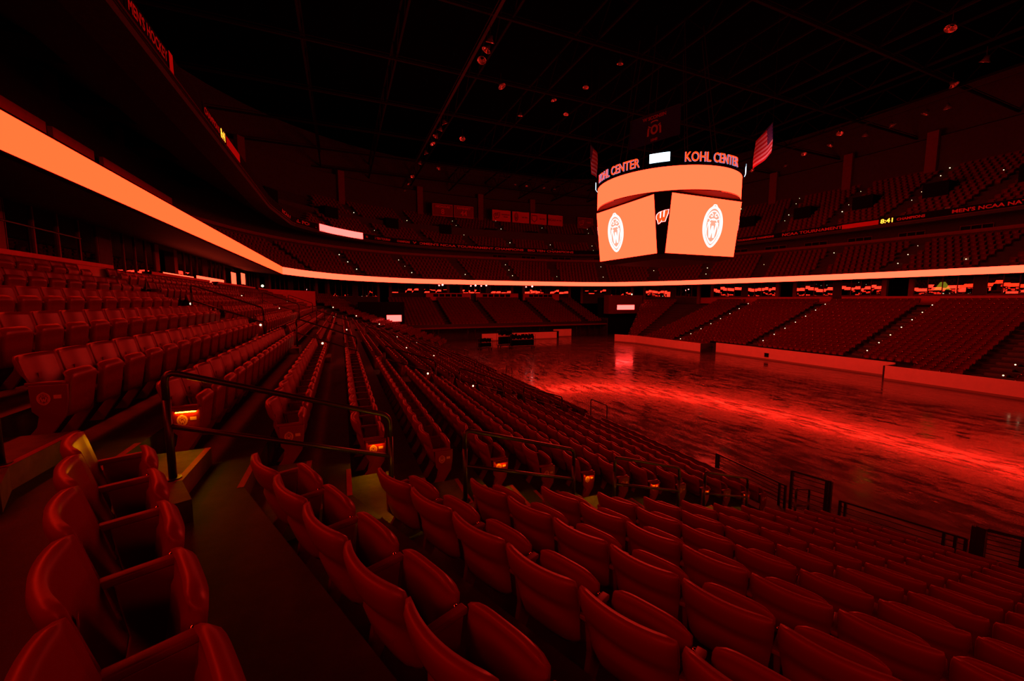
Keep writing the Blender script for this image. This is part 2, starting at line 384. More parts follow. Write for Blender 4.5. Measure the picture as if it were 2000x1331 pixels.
# mass of the remaining seats
def arr(mbs):
    V=[];Fq=[];Mi=[]
    for mb,mi in mbs:
        o=len(V);V+=mb.v;Fq+=[tuple(i+o for i in f) for f in mb.f if len(f)==4];Mi+=[mi]*sum(1 for f in mb.f if len(f)==4)
    return np.array(V,float),np.array(Fq,int),np.array(Mi,int)
def lp(out,y0,y1): 
    m=MB();m.add(*prism(out,y0,y1));return m
q4=[(.27,.58),(.45,.58),(.28,.0),(.13,.0)]
mid=arr([(shell(back_fr,back_th,6,6),0),(shell(pan_fr,pan_th,5,5),0),(MB().box((.24+X0,-SW/2-.024,.58),(.47+X0,-SW/2+.024,.61)),0),(lp(q4,-SW/2-.018,-SW/2+.018),0)])
low=arr([(shell(back_fr,lambda a,b:.035,3,2),0),(shell(pan_fr,lambda a,b:.05,2,2),0),(MB().box((.27+X0,-SW/2-.02,.3),(.47+X0,-SW/2+.02,.6)),0),(uv_sphere(MB(),(.47+X0,-.12,.685),.036,6,4),1)])  # metal bead added on the pan top to imitate the edge's glint
lowp=arr([(shell(back_fr,lambda a,b:.035,3,2),0),(shell(pan_fr,lambda a,b:.05,2,2),0),(MB().box((.27+X0,-SW/2-.02,.3),(.47+X0,-SW/2+.02,.6)),0)])
vlow=arr([(shell(back_fr,lambda a,b:.035,2,1),0),(shell(pan_fr,lambda a,b:.05,1,1),0)])
groups={'mid':[], 'low':[], 'lowp':[], 'vlow':[]}
for n,(nm,sec,s,k,bn,i,a,b) in enumerate(seats):
    if n in chosen: continue
    q=sec.p(s,dk(k)+sec.so,fz(k));r=sec.rot();d=math.hypot(q[0],q[1])
    groups['mid' if (nm in 'AB' and d<26) else 'low' if nm=='R' else 'lowp'].append((q,r))
# ------------------------------------------------------------------ upper rings
RIB=[(-4.8,0.6),(-4.78,20),(-4.70,41.4),(-3.0,45.9),(-.2,50.2),(3.4,53.5),(7.4,55.9),(11.8,57.3),(21,57.7),(31.6,57.5),(38,56.6),(42,54.6),(45.6,50.0),(48.4,44.4),(50.9,35.4),(52.6,25.3),(53.2,14.8),(53.0,4),(50.5,-5),(44,-13),(34,-17),(22,-17),(10,-14.5),(1,-9)]
FAS=[(-5.2,0.5),(-5.3,20),(-5.2,46.8),(-1.8,52.8),(2.6,57.2),(9,60.6),(17.6,62.2),(31,62.4),(41,61.6),(47,56),(50.5,47),(52.7,37),(53.8,22),(53.9,8),(52,-4),(45,-13),(33,-18),(18,-18),(8,-16),(0,-10)]
LOG=[(-8,-0.5),(-8,20),(-8,48),(-5.5,56),(-.5,63),(7,69.3),(40,69.3),(48,64.5),(53.8,54),(56.4,40),(56.4,14),(56.2,2),(53,-8),(45,-17),(33,-21),(18,-21),(8,-19),(-1,-12)]
def smooth_loop(p,it=2):
    for _ in range(it):
        o=[]
        for i in range(len(p)):
            a=Vector(p[i]);b=Vector(p[(i+1)%len(p)])
            o+=[tuple(a.lerp(b,.25)),tuple(a.lerp(b,.75))]
        p=o
    return p
CC=Vector((24.3,25.8))
def resamp(loop,N=240):
    out=[];n=len(loop)
    for j in range(N):
        t=PI-2*PI*j/N;d=Vector((math.cos(t),math.sin(t)));best=None
        for i in range(n):
            a=Vector(loop[i])-CC;b=Vector(loop[(i+1)%n])-CC;e=b-a;den=d.x*e.y-d.y*e.x
            if abs(den)<1e-9: continue
            r=(a.x*e.y-a.y*e.x)/den;u=(a.x*d.y-a.y*d.x)/den
            if r>0 and -1e-6<=u<=1+1e-6 and (best is None or r>best): best=r
        q=CC+d*best;out.append((q.x,q.y))
    return out
fasL=smooth_loop(FAS,1);logL=LOG
# keep the sharp corner of the ribbon at the far left, smooth the rest
ribL=RIB[:3]+[tuple(Vector(a).lerp(Vector(b),t)) for a,b in zip(RIB[2:],RIB[3:]+RIB[:1]) for t in (.25,.75)][1:]
# LED ribbon
ZT,ZBm=2.97,2.34
def strip(pts,d0,d1,z0,z1):   # box-section along an open polyline
    return sweep(pts,[(d0,z0),(d0,z1),(d1,z1),(d1,z0),(d0,z0)])
i0=[i for i,p in enumerate(ribL) if p==(-4.70,41.4)][0]
def led_ribbon(pts,label,mm):
    t=thing('led_ribbon_board',W((pts[0][0],pts[0][1],ZBm)),label,'display')
    part(sweep(pts,[(0,ZBm),(0,ZT)]),'screen',mm,t,label='glowing salmon orange screen')
    part(sweep(pts,[(0,ZBm),(.0,ZBm-.03),(.14,ZBm-.03),(.14,ZT+.04),(0,ZT+.04),(0,ZT)]),'housing',M['black'],t)
led_ribbon(ribL[:i0+1],'long straight glowing orange ribbon display along the left balcony front',M['ledl'])
led_ribbon(ribL[i0:],'curved glowing orange ribbon display around the far end and right balcony',M['ledc'])
# balcony (mezzanine)
prof=[(.15,ZBm),(.15,ZT+.04),(.35,ZT+.04),(.35,2.5)]
for j in range(8): prof+=[(.35+.82*j,2.5+.5*j),(.35+.82*(j+1),2.5+.5*j)]
prof+=[(6.91,6.9),(7.1,6.9),(7.1,6.2),(3.4,3.25),(.15,ZBm)]
ribR=resamp(ribL)
struct(sweep(ribR,prof,True),'floor_balcony',M['conc'])
struct(sweep(ribR,[(6.9,6.95),(6.9,7.25),(7.2,7.25),(7.2,6.9)],True),'wall_balcony_ledge',M['wallr'])
# ring between balcony underside and loge wall
def ring(la,za,lb,zb):
    a=resamp(la);b=resamp(lb);n=len(a);mb=MB();mb.add([(x,y,za+H) for x,y in a]+[(x,y,zb+H) for x,y in b],[(i,(i+1)%n,(i+1)%n+n,i+n) for i in range(n)]);return mb
struct(ring(offset_poly(ribR,.2,True),ZBm,offset_poly(logL,5,True),3.2),'ceiling_loge',M['wall'])
# upper deck
fasR=resamp(fasL)
up=[(1.2,7.75),(0.05,7.75),(0.05,8.0),(0,8.0),(0,8.75),(.25,8.75),(.25,8.35)]
for j in range(13): up+=[(.25+.85*j,8.35+.52*j),(.25+.85*(j+1),8.35+.52*j)]
up+=[(11.35,14.6),(11.35,13.6),(1.2,7.75)]
struct(sweep(fasR,up,True),'floor_upper_deck',M['conc'])
struct(sweep(fasR,[(-.02,8.02),(-.02,8.72)],True),'trim_upper_fascia',M['dark'])
struct(sweep(fasR,[(-.03,8.02),(-.07,8.02),(-.07,8.06),(-.03,8.06)],True),'trim_fascia_lower',M['panel'])
struct(sweep(fasR,[(11.3,14.4),(11.3,19.0),(12.4,19.4),(12.4,24.5)],True),'wall_upper_rear',M['wall'])
struct(sweep(resamp(ribL),[(8.6,6.2),(8.6,12.0)],True),'wall_balcony_rear',M['wall'])
rearF=offset_poly(fasR,11.25,True)
# seat masses on the rings
def ring_rows(loop,n,d0,dd,z0,dz,gap,off):
    out=[]
    for j in range(n):
        lp_=offset_poly(loop,d0+dd*j,True);acc=0
        for i in range(len(lp_)):
            a=Vector(lp_[i]);b=Vector(lp_[(i+1)%len(lp_)]);e=b-a;L=e.length;e=e/L;nrm=Vector((-e.y,e.x))
            while acc<L:
                q=a+e*acc;ang=math.atan2(q.y-CC.y,q.x-CC.x)
                # aisles: radial gaps
                u=(ang*180/PI+off)%gap
                dist=(q-CC).length*math.radians(min(u,gap-u))
                if dist>.75 and (q.y>6 or q.x>40) and q.y>-2:
                    out.append(((q.x,q.y,z0+dz*j),math.atan2(-nrm.y,-nrm.x)))
                acc+=.56
            acc-=L
    return out
groups['vlow']+=[s for s in ring_rows(ribR,8,.35+.5,.82,2.5,.5,13.,3) ]
groups['vlow']+=[s for s in ring_rows(fasR,13,.25+.5,.85,8.35,.52,11.,2) if s[0][0]>-3]
def mass(gr):
    Vs=[];Fs=[];Ms=[];o=0
    for tpl,lst in gr:
        v,f,mi=tpl
        for q,r in lst:
            c,s_=math.cos(r),math.sin(r)
            w_=np.stack([v[:,0]*c-v[:,1]*s_+q[0],v[:,0]*s_+v[:,1]*c+q[1],v[:,2]+q[2]+H],1)
            Vs.append(w_);Fs.append(f+o);Ms.append(mi);o+=len(v)
    V=np.concatenate(Vs);Fq=np.concatenate(Fs);Mi=np.concatenate(Ms)
    me=bpy.data.meshes.new('stadium_seats');me.vertices.add(len(V));me.vertices.foreach_set('co',V.ravel())
    me.loops.add(Fq.size);me.loops.foreach_set('vertex_index',Fq.ravel().astype(np.int32))
    me.polygons.add(len(Fq));me.polygons.foreach_set('loop_start',np.arange(0,Fq.size,4,dtype=np.int32))
    me.materials.append(M['seat']);me.materials.append(M['boltglint'])
    me.update(calc_edges=True);me.polygons.foreach_set('material_index',Mi.astype(np.int32));me.polygons.foreach_set('use_smooth',np.ones(len(Fq),bool));me.validate();me.update()
    return me
o=link('stadium_seating',mass([(mid,groups['mid']),(low,groups['low']),(lowp,groups['lowp']),(vlow,groups['vlow'])]),kind='stuff',label='thousands of distant red tip-up seats filling the rest of the bowl',category='seats')
print('SEATS',{k:len(v) for k,v in groups.items()})
# ------------------------------------------------------------------ text
def text_mesh(s,size,ext=0,off=0,space=1.0):
    cu=bpy.data.curves.new('lettering','FONT');cu.body=s;cu.size=size;cu.extrude=ext;cu.offset=off;cu.align_x='CENTER';cu.align_y='CENTER';cu.space_character=space;cu.resolution_u=3
    o=bpy.data.objects.new('lettering',cu);COL.objects.link(o);dg=bpy.context.evaluated_depsgraph_get()
    me=bpy.data.meshes.new_from_object(o.evaluated_get(dg));bpy.data.objects.remove(o);bpy.data.curves.remove(cu);return me
def tmb(s,size,ext=0,off=0,space=1.0,mside=1):
    me=text_mesh(s,size,ext,off,space);mb=MB();mb.v=[tuple(v.co) for v in me.vertices]
    for p in me.polygons: mb.f.append(tuple(p.vertices));mb.m.append(0 if abs(p.normal.z)>.5 else mside)
    bpy.data.meshes.remove(me);return mb
def remap(mb,fn):
    mb.v=[tuple(fn(*v)) for v in mb.v];return mb
# ------------------------------------------------------------------ aisle step blocks and painted nosings
cy=lambda d:P*4.27+.203*P*14-.203*d
nos=MB();blk=MB()
for k in range(-3,15):
    z0,z1=fz(k),(fz(k)+fz(k-1))/2;ya=4.60+.149*k;sb=-P*(-3.90+.225*(k-2))+.05
    def line(d): 
        a=(10.13-d,ya);c=(10.13-d,cy(d));b=SB.p(sb,d,0)[:2];return a,c,b
    r=line(dk(k)+.42);f_=line(dk(k)-.06);g_=line(dk(k)-.0);
    blk.hull4([r[0],r[1],f_[1],f_[0]],z0+H,z1+H);blk.hull4([r[1],r[2],f_[2],f_[1]],z0+H,z1+H)
    for z,dd in ((z1,dk(k)-.06),(z0,dk(k)-.46)):
        a=line(dd-.002);b=line(dd+.05)
        nos.add([(a[1][0],a[1][1],z+H+.004),(b[1][0],b[1][1],z+H+.004),(b[0][0],b[0][1],z+H+.004),(a[0][0],a[0][1],z+H+.004)],[(0,1,2,3)])
    for yc in (14.35,25.78,37.6):
        d=dk(k);blk.box((10.13-d-.42,yc-.5,z0+H),(10.13-d+.06,yc+.5,z1+H))
for k in range(-1,14):
    z0,z1=fz(k),(fz(k)+fz(k-1))/2
    for yc in (11.8,20.0,29.2,38.8):
        y=yc+.02*dk(k)
        if k>12 and 16<y<34: continue
        blk.box((38.47+dk(k)-.06,y-.5,z0+H),(38.47+dk(k)+.42,y+.5,z1+H))
struct(blk,'floor_aisle_steps',M['stepc']);struct(nos,'trim_step_nosing',M['nosing'])
# ------------------------------------------------------------------ stair handrails
def bend(pts,r=.07,n=4):
    o=[pts[0]]
    for i in range(1,len(pts)-1):
        p=Vector(pts[i]);a=(Vector(pts[i-1])-p);b=(Vector(pts[i+1])-p);ra=min(r,a.length/2,b.length/2)
        A=p+a.normalized()*ra;B=p+b.normalized()*ra
        for t in range(n+1):
            u=t/n;o.append(tuple(A*(1-u)**2+p*2*u*(1-u)+B*u*u))
    o.append(pts[-1]);return o
def handrail(a,b,label,group=None,h=.90,rr=.026):
    a=Vector(W(a));b=Vector(W(b));t=thing('stair_handrail',a,label,'handrail',group)
    u=Vector((0,0,h))
    part(MB().tube(bend([tuple(a+u*.72),tuple(a+u),tuple(b+u),tuple(b+u*.72)],.09),rr,10),'top_rail',M['rail'],t,True)
    part(MB().tube([a+u*.5,b+u*.5],rr*.9,8),'mid_rail',M['rail'],t,True)
    for q in (a,b):
        part(MB().tube([q,q+u*.74],rr*1.08,10),'post',M['rail'],t,True)
        part(MB().tube([q,q+Vector((0,0,.012))],.06,12),'base_plate',M['rail'],t)
def apt(k): 
    d=dk(k)+.0;return (10.13-d-.02,cy(d)+.08,(fz(k)+fz(k-1))/2)
nm={-2:'topmost',1:'nearest',4:'second nearest',7:'third down',10:'lowest'}
for ka in (-2,1,4,7,10):
    kb=ka+2
    l={-2:'black stair handrail cut by the left frame edge',1:'nearest black two-bar stair handrail, over the lit yellow step',4:'second black stair handrail down the nearest stairs, in picture centre',7:'third black stair handrail down the nearest stairs',10:'lowest black handrail of the nearest stairs, before the floor fence'}[ka]
    handrail(apt(ka),apt(kb),l)
for ai,yc in enumerate((14.35,25.78,37.6)):
    for ka in (-2,1,4,7,10):
        A=(10.13-dk(ka)-.02,yc,(fz(ka)+fz(ka-1))/2);B=(10.13-dk(ka+2)-.02,yc,(fz(ka+2)+fz(ka+1))/2)
        handrail(A,B,f"black stair handrail on the {ORD[ai+2]} stairs of the left stand, {ORD[(ka+5)//3]} from the top",'handrails of the far left stairs')
# grab rails at the front row
for ai,(y0,y1) in enumerate(((14.9,16.2),(26.1,27.2),(37.0,38.2),(47.2,48.0))):
    z=fz(14)
    t=thing('grab_rail',W((11.0 if ai<3 else 11.3,y0,z)),f"low black hoop rail at the floor edge, {ORD[ai+1]} from the camera",'railing','hoop rails at the floor edge')
    X=11.05
    part(MB().box((10.55,y0-.3,H+z-.3),(11.3,y1+.3,H+z)),'platform',M['conc'],t)
    part(MB().tube(bend([W((X,y0,z)),W((X,y0,z+.85)),W((X,y1,z+.85)),W((X,y1,z))],.08),.024,8),'hoop',M['rail'],t,True)
# ------------------------------------------------------------------ fences at the floor edge
def fence(a,b,z0,z1,label,nb=6,posts=None,w=.05):
    a=Vector((a[0],a[1],0));b=Vector((b[0],b[1],0));t=thing('edge_fence',W((a.x,a.y,z0)),label,'fence')
    A=Vector(W((a.x,a.y,z0)));B=Vector(W((b.x,b.y,z0)));hh=z1-z0
    part(MB().bar(A+Vector((0,0,hh)),B+Vector((0,0,hh)),w,w*.8),'top_rail',M['rail'],t)
    mb=MB()
    for j in range(1,nb+1): mb.tube([A+Vector((0,0,hh*j/(nb+1))),B+Vector((0,0,hh*j/(nb+1)))],.011,6)
    part(mb,'cable_infill',M['rail'],t,True)
    for u in (posts or (0,1)):
        q=A.lerp(B,u);part(MB().bar(q,q+Vector((0,0,hh+.01)),w,w),'post',M['rail'],t)
    return t
mb=MB();mb.hull4([(10.5,9.4),(11.25,9.4),(11.3,6.2),(12.9,1.4),(12.2,1.1),(10.5,6.2)],H-6.03,H-5.66);struct(mb,'floor_front_walkway',M['stepc'])
fence((11.2,9.15),(10.95,6.75),-5.66,-5.02,'far low black cable fence behind the lit seat ends',5,(0,.04,.93,1))
fence((10.98,6.62),(11.18,5.80),-5.66,-4.55,'tall black gate panel with horizontal bars beside the front steps',8,(0,.9,1),.06)
fence((11.28,5.62),(11.88,3.62),-5.66,-4.98,'long low black cable fence along the front row at right',4,(0,.05,.85,.93,1))
fence((11.90,3.52),(12.45,2.45),-5.66,-4.66,'tall black barred fence at the right frame edge',9,(0,.55,1),.085)
t=thing('gate_post',W((11.92,3.45,-5.66)),'thick black square post between the two right-hand fences','post')
part(MB().box((11.86,3.36,H-5.66),(11.98,3.48,H-4.64)),'post',M['rail'],t);part(MB().box((11.85,3.35,H-4.64),(11.99,3.49,H-4.62)),'post_cap',M['rail'],t)
handrail((9.9,5.85,fz(13)+.0),(10.85,6.1,-5.66),'short black handrail at the bottom of the nearest stairs',None,.85)
# ------------------------------------------------------------------ boards around the floor
def board(pts,z0,z1,label,kick=True,th=.12,nj=0):
    t=thing('arena_board',W((pts[0][0],pts[0][1],z0)),label,'barrier')
    part(sweep(pts,[(0,z0+.1),(0,z1),(th,z1),(th,z0),(0,z0),(0,z0+.1)]),'panel',M['board'],t)
    part(sweep(pts,[(-.012,z0),(-.012,z0+.14),(-.001,z0+.14)]),'kick_strip',M['kick'],t)
    return t
board([(36.60,47.99),(37.88,44.95),(37.9,33.85)],-6.03,-4.93,'white floor board on the right, farthest length up to the gap')
board([(39.6,33.2),(39.6,16.9)],-6.03,-4.84,'long white set-back middle board with small black port on the right')
board([(37.9,16.75),(37.9,-14)],-6.03,-4.93,'nearest white floor board running out of frame on the right')
for a,b in (((37.9,33.85),(39.6,33.85)),((39.6,16.8),(37.9,16.8))):
    struct(MB().box((min(a[0],b[0]),a[1]-.06,0),(max(a[0],b[0]),a[1]+.06,H-4.95)),'wall_board_return',M['conc'])
t=thing('wall_port',W((39.55,27.1,-5.6)),'small black square port on the long middle board','port')
part(MB().box((39.52,26.95,H-5.72),(39.59,27.35,H-5.36)),'port_box',M['black'],t);part(MB().box((39.50,26.92,H-5.36),(39.6,27.38,H-5.33)),'port_frame',M['black'],t)
board([(19.0,56.2),(31.3,55.7)],-6.03,-4.94,'white board below the far stand behind the chair carts')
board([(32.0,58.0),(35.4,58.0)],-6.03,-4.75,'short white board further back under the far stand')
# far stand underside: telescopic frame legs
for i,x in enumerate((9.5,12.2,13.0,17.4,18.6,23.5,24.5,29.5,30.3,36.5,37.3,39.0,40.2,41.4)):
    t=thing('support_frame',W((x,58.3,ZB)),f"black steel frame leg below the far stand, {ORD[i+1]} from the left",'frame','frame legs below the far stand')
    part(MB().box((x-.05,58.25,0),(x+.05,58.35,H-4.15)),'upright',M['steel'],t)
    part(MB().bar((x,58.3,.9),(x+.55,58.9,1.75),.04,.04),'brace',M['lens'] if i%2 else M['steel'],t)
    part(MB().box((x+.0,58.2,.95),(x+.5,58.26,1.0)),'crossbar',M['steel'],t)
t=thing('front_bumper',W((6.9,57.3,-4.2)),'thin red guard strip along the front edge of the far stand','guard strip')
part(MB().box((6.9,57.30,H-4.12),(42.1,57.43,H-3.90)),'strip',M['wallr'],t);part(MB().box((6.9,57.33,H-3.9),(42.1,57.36,H-3.45)),'low_rail',M['rail'],t)
struct(MB().box((6.8,61.5,0),(42.2,61.7,H-4)),'wall_far_stand_back',M['dark'])
# chair carts on the floor
def cart(x,y,w,h,n,label,rz=0):
    t=thing('chair_cart',(x,y,0),label,'cart',rz=rz)
    link('deck',MB().box((-w/2,-.45,.16),(w/2,.45,.22)).mesh('deck',M['steel']),t)
    mb=MB()
    for sx in (-1,1):
        for sy in (-1,1): mb2=MB().tube([(sx*(w/2-.15),sy*.33-.03,.08),(sx*(w/2-.15),sy*.33+.03,.08)],.08,12);link('wheel',mb2.mesh('wheel',M['black']),t)
    fr=MB()
    for sx in (-1,1): fr.tube(bend([(sx*w/2,-.42,.2),(sx*w/2,-.42,h),(sx*w/2,.42,h),(sx*w/2,.42,.2)],.1),.02,6)
    link('end_frame',fr.mesh('end_frame',M['steel'],True),t)
    ch=MB();rnd=random.Random(int(x*10))
    for i in range(n):
        u=-w/2+.12+(w-.24)*i/(n-1);hh=h*rnd.uniform(.9,1.08)
        ch.tube([(u,-.24,.24),(u+.02,-.22,hh)],.012,5);ch.tube([(u,.24,.24),(u+.02,.22,hh)],.012,5)
        ch.box((u-.01,-.22,hh*.72),(u+.012,.22,hh));ch.box((u-.015,-.2,.35),(u+.015,.2,h*.6))
    link('folded_chairs',ch.mesh('folded_chairs',M['black']),t,label='stack of black folding chairs',kind='stuff')
cart(16.1,46.6,1.75,1.35,16,'small dark cart of folded chairs left of the bigger chair cart',.1)
cart(20.9,46.1,3.3,1.75,34,'largest dark cart loaded with folded chairs on the arena floor',-.05)
cart(19.6,48.6,2.0,2.15,18,'tall dark chair cart standing just behind the largest cart',.1)
t=thing('equipment_case',(31.9,56.9,-.05),'dark equipment case between the two far white boards','case')
link('case',MB().box((-.5,-.3,.05),(.3,.3,1.1)).mesh('case',M['black']),t);link('lid',MB().box((-.52,-.32,1.1),(.32,.32,1.16)).mesh('lid',M['steel']),t)
# ------------------------------------------------------------------ corner walls with their screens
struct(MB().hull4([(2.0,54.0),(7.6,54.0),(7.6,56),(2,56)],0,H-.2),'wall_corner_left',M['dark'])
struct(MB().hull4([(42.25,57.2),(49.5,57.2),(49.5,58.6),(42.25,58.6)],H-2.3,H+.9),'wall_corner_right',M['wallr'])
struct(MB().hull4([(42.25,60),(52,60),(52,60.5),(42.25,60.5)],0,H+.5),'wall_corner_recess',M['dark'])
def display(q0,q1,z0,z1,label,m,th=.12,nrm=None,name='led_or_reflection_panel'):  # also builds the added ribbon-reflection panels of the left loge
    a=Vector((q0[0],q0[1],0));b=Vector((q1[0],q1[1],0));e=(b-a).normalized();n=Vector((e.y,-e.x,0))   # faces right of a->b
    t=thing(name,W((a.x,a.y,z0)),label,'display')
    mb=MB();c=[a+n*.01,b+n*.01];mb.add([W((c[0].x,c[0].y,z0)),W((c[1].x,c[1].y,z0)),W((c[1].x,c[1].y,z1)),W((c[0].x,c[0].y,z1))],[(0,1,2,3)])
    part(mb,'screen',m,t,label='glowing pale orange panel')
    g=.04;a2=a-e*g;b2=b+e*g;mb=MB();mb.hull4([(a2.x,a2.y),(b2.x,b2.y),((b2-n*th).x,(b2-n*th).y),((a2-n*th).x,(a2-n*th).y)],H+z0-g,H+z1+g)
    part(mb,'housing',M['black'],t);return t
display((5.33,53.85),(7.17,53.85),-2.72,-1.90,'small glowing pink screen above the far left corner tunnel',M['ledp'])
display((43.9,57.05),(47.6,57.05),-1.60,-.80,'small glowing pink screen above the far right corner tunnel',M['ledp'])
# ------------------------------------------------------------------ loge windows round the bowl
def walk(loop):
    L=[];acc=0
    for i in range(len(loop)-1):
        a=Vector(loop[i]);b=Vector(loop[i+1]);L.append((acc,a,b));acc+=(b-a).length
    return L,acc
Lw,Ltot=walk(LOG[:13])
def at_len(s):
    for acc,a,b in reversed(Lw):
        if s>=acc: return a+(b-a).normalized()*(s-acc)
    return Lw[0][1]
head,sill,ftop=2.95,.55,3.2
wid=0
def wallpiece(mb,a,b,z0,z1,th=.15):
    e=(b-a).normalized();n=Vector((-e.y,e.x));mb.hull4([tuple(a),tuple(b),tuple(b+n*th),tuple(a+n*th)],H+z0,H+z1)
def window(a,b,n,z0,z1,thk=.06):
    global wid;wid+=1
    fr=MB();gl=MB();e=(b-a).normalized();L=(b-a).length;nn=Vector((-e.y,e.x))
    for j in range(n+1):
        q=a+e*(L*j/n);fr.hull4([tuple(q-e*thk/2),tuple(q+e*thk/2),tuple(q+e*thk/2+nn*.1),tuple(q-e*thk/2+nn*.1)],H+z0,H+z1)
    for z in (z0,z1-.08): 
        fr.hull4([tuple(a),tuple(b),tuple(b+nn*.1),tuple(a+nn*.1)],H+z,H+z+.07)
    rnd=random.Random(wid)
    for j in range(n):
        t1,t2=rnd.uniform(-.012,.012),rnd.uniform(-.012,.012)
        q=a+e*(L*j/n)+nn*(.05);r=a+e*(L*(j+1)/n)+nn*(.05)
        gl.add([(q.x,q.y,H+z0),(r.x,r.y,H+z0),(r.x+nn.x*(t1+t2),r.y+nn.y*(t1+t2),H+z1),(q.x+nn.x*t2,q.y+nn.y*t2,H+z1)],[(0,1,2,3)])
    f=struct(fr,f'window_{wid}',M['wallr']);o=gl.build('pane',M['glass'],f);return f
s=3.0;wl=MB();pil=MB();drk=MB()
while s<Ltot-12:
    def P_(d): return at_len(s+d)
    seq=[('p',.45),('w',4.4,4),('q',.9),('w',4.0,4),('p',.45),('d',1.9)]
    d=0
    for it in seq:
        a,b=P_(d),P_(d+it[1]);d+=it[1]
        far=a.y>66
        sl=1.2 if far else sill
        if it[0]=='w': window(a,b,it[2],sl,head);wallpiece(wl,a,b,-.6,sl);wallpiece(wl,a,b,head,ftop)
        elif it[0]=='p': wallpiece(pil,a,b,-.6,ftop,.4)
        elif it[0]=='q': wallpiece(wl,a,b,-.6,ftop,.2)
        else: wallpiece(wl,a,b,2.5,ftop)
    s+=d
struct(wl,'wall_loge',M['wall']);struct(pil,'wall_loge_pillars',M['wallr'])
lgR=resamp(LOG)
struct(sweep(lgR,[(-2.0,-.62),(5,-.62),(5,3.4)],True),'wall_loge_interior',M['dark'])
# ledge walls behind the last rows
def ledge(pts,z0,z1,name,th=.2):
    struct(sweep(pts,[(0,z0),(0,z1),(-.04,z1),(-.04,z1+.1),(th+.04,z1+.1),(th+.04,z1),(th,z1),(th,z0)]),name,M['ledge'])
def LP(sec,s,d): return sec.p(s,d,0)[:2]
dL=dk(-4)+.45
ledge([(10.13-dL,4.2),(10.13-dL,15.6)],-.9,.92,'wall_left_ledge')
ledge([(10.13-dL,18.2),(10.13-dL,25.1)],-.9,.92,'wall_left_ledge')
ledge([(10.13-dL,26.5),(10.13-dL,37.0)],-.9,.92,'wall_left_ledge')
ledge([(10.13-dL,38.3),(10.13-dL,42),(10.13-dL+st*9,42.6+ct*9)],-.9,.92,'wall_left_ledge')
struct(MB().box((10.13-dL-1.4,15.6,H-1.2),(10.13-dL+.25,17.3,H+.80)),'wall_left_tunnel',M['ledge'])
m_=tmb('107',.22,0,.004);remap(m_,lambda x,y,z:(10.13-dL+.262,16.45+x,H+.45+y));o=m_.build('section_number',M['banner'],None);o['label']='faint section number 107 on the left tunnel wall';o['category']='sign'
ledge([(55.3+.0,53),(54.75,44),(54.75,30)],-.5,.35,'wall_right_ledge')
ledge([(54.75,28.9),(54.75,-14)],-.5,.35,'wall_right_ledge')
# black rail along the left loge
t=thing('loge_railing',W((-6.6,9,.9)),'thin black railing above the left ledge in front of the dark windows','railing')
part(MB().tube([W((-6.75,8,1.75)),W((-6.75,15.5,1.75))],.025,8),'top_rail',M['rail'],t,True)
for y in (9,11.2,13.4,15.4): part(MB().tube([W((-6.75,y,.0)),W((-6.75,y,1.75))],.02,6),'post',M['rail'],t,True)
# glowing panels added for the ribbon light mirrored in the left loge glass
display((-7.85,24.6),(-7.85,29.0),.6,1.36,'wide glowing panel added as ribbon reflection behind the left ledge, the nearer one',M['ribrefl'])
display((-7.85,29.5),(-7.85,35.6),.6,1.48,'wide glowing panel added as ribbon reflection behind the left ledge, the farther one',M['ribrefl'])
display((-7.8,37.6),(-7.8,39.2),1.0,2.2,'upright glowing panel added as ribbon reflection among the left windows',M['ribrefl'])
display((-7.8,41.0),(-7.8,42.6),1.4,2.35,'small upright glowing panel added as ribbon reflection at the far end of the left windows',M['ribrefl'])
# exit sign
t=thing('exit_sign',W((-7.8,15.3,3.1)),'dim red EXIT sign on a pillar under the left ribbon','sign')
part(MB().box((-7.95,15.2,H+2.98),(-7.8,15.85,H+3.28)),'sign_box',M['wallr'],t)
m_=tmb('EXIT',.26,0,.006);remap(m_,lambda x,y,z:(-7.79,15.52+x,H+3.13+y));part(m_,'lettering',M['exitm'],t)
# press counters at the back of the far stand
for i,(x0,x1) in enumerate(((13.2,21.0),(22.0,30.1),(31.1,38.7))):
    t=thing('press_counter',W((x0,68.3,.2)),f"red press counter with dark monitors above the far stand, {ORD[i+1]} from left",'counter','press counters')
    part(MB().box((x0,68.1,H+.0),(x1,68.3,H+1.25)),'front_panel',M['banner'],t);part(MB().box((x0,68.1,H+1.25),(x1,69.0,H+1.3)),'worktop',M['wall'],t)
    n=5
    for j in range(n):
        u=x0+1.2+(x1-x0-2.6)*j/n;part(MB().box((u,68.05,H+.62),(u+.85,68.09,H+1.08)),'monitor',M['black'],t)
for i,(x,y,z) in enumerate(((16.0,68.0,2.62),(21.85,68,2.62),(23.85,68,2.66),(32.9,68,2.6))):
    t=thing('pendant_lamp',W((x,y,z)),f"glowing pink-white lamp under the far balcony, {ORD[i+1]} from left",'lamp','lamps under the far balcony')
    part(uv_sphere(MB(),W((x,y,z)),.15,10,8),'bulb',M['spark'],t,True);part(MB().tube([W((x,y,z+.18)),W((x,y,z+.5))],.03,6),'stem',M['black'],t)
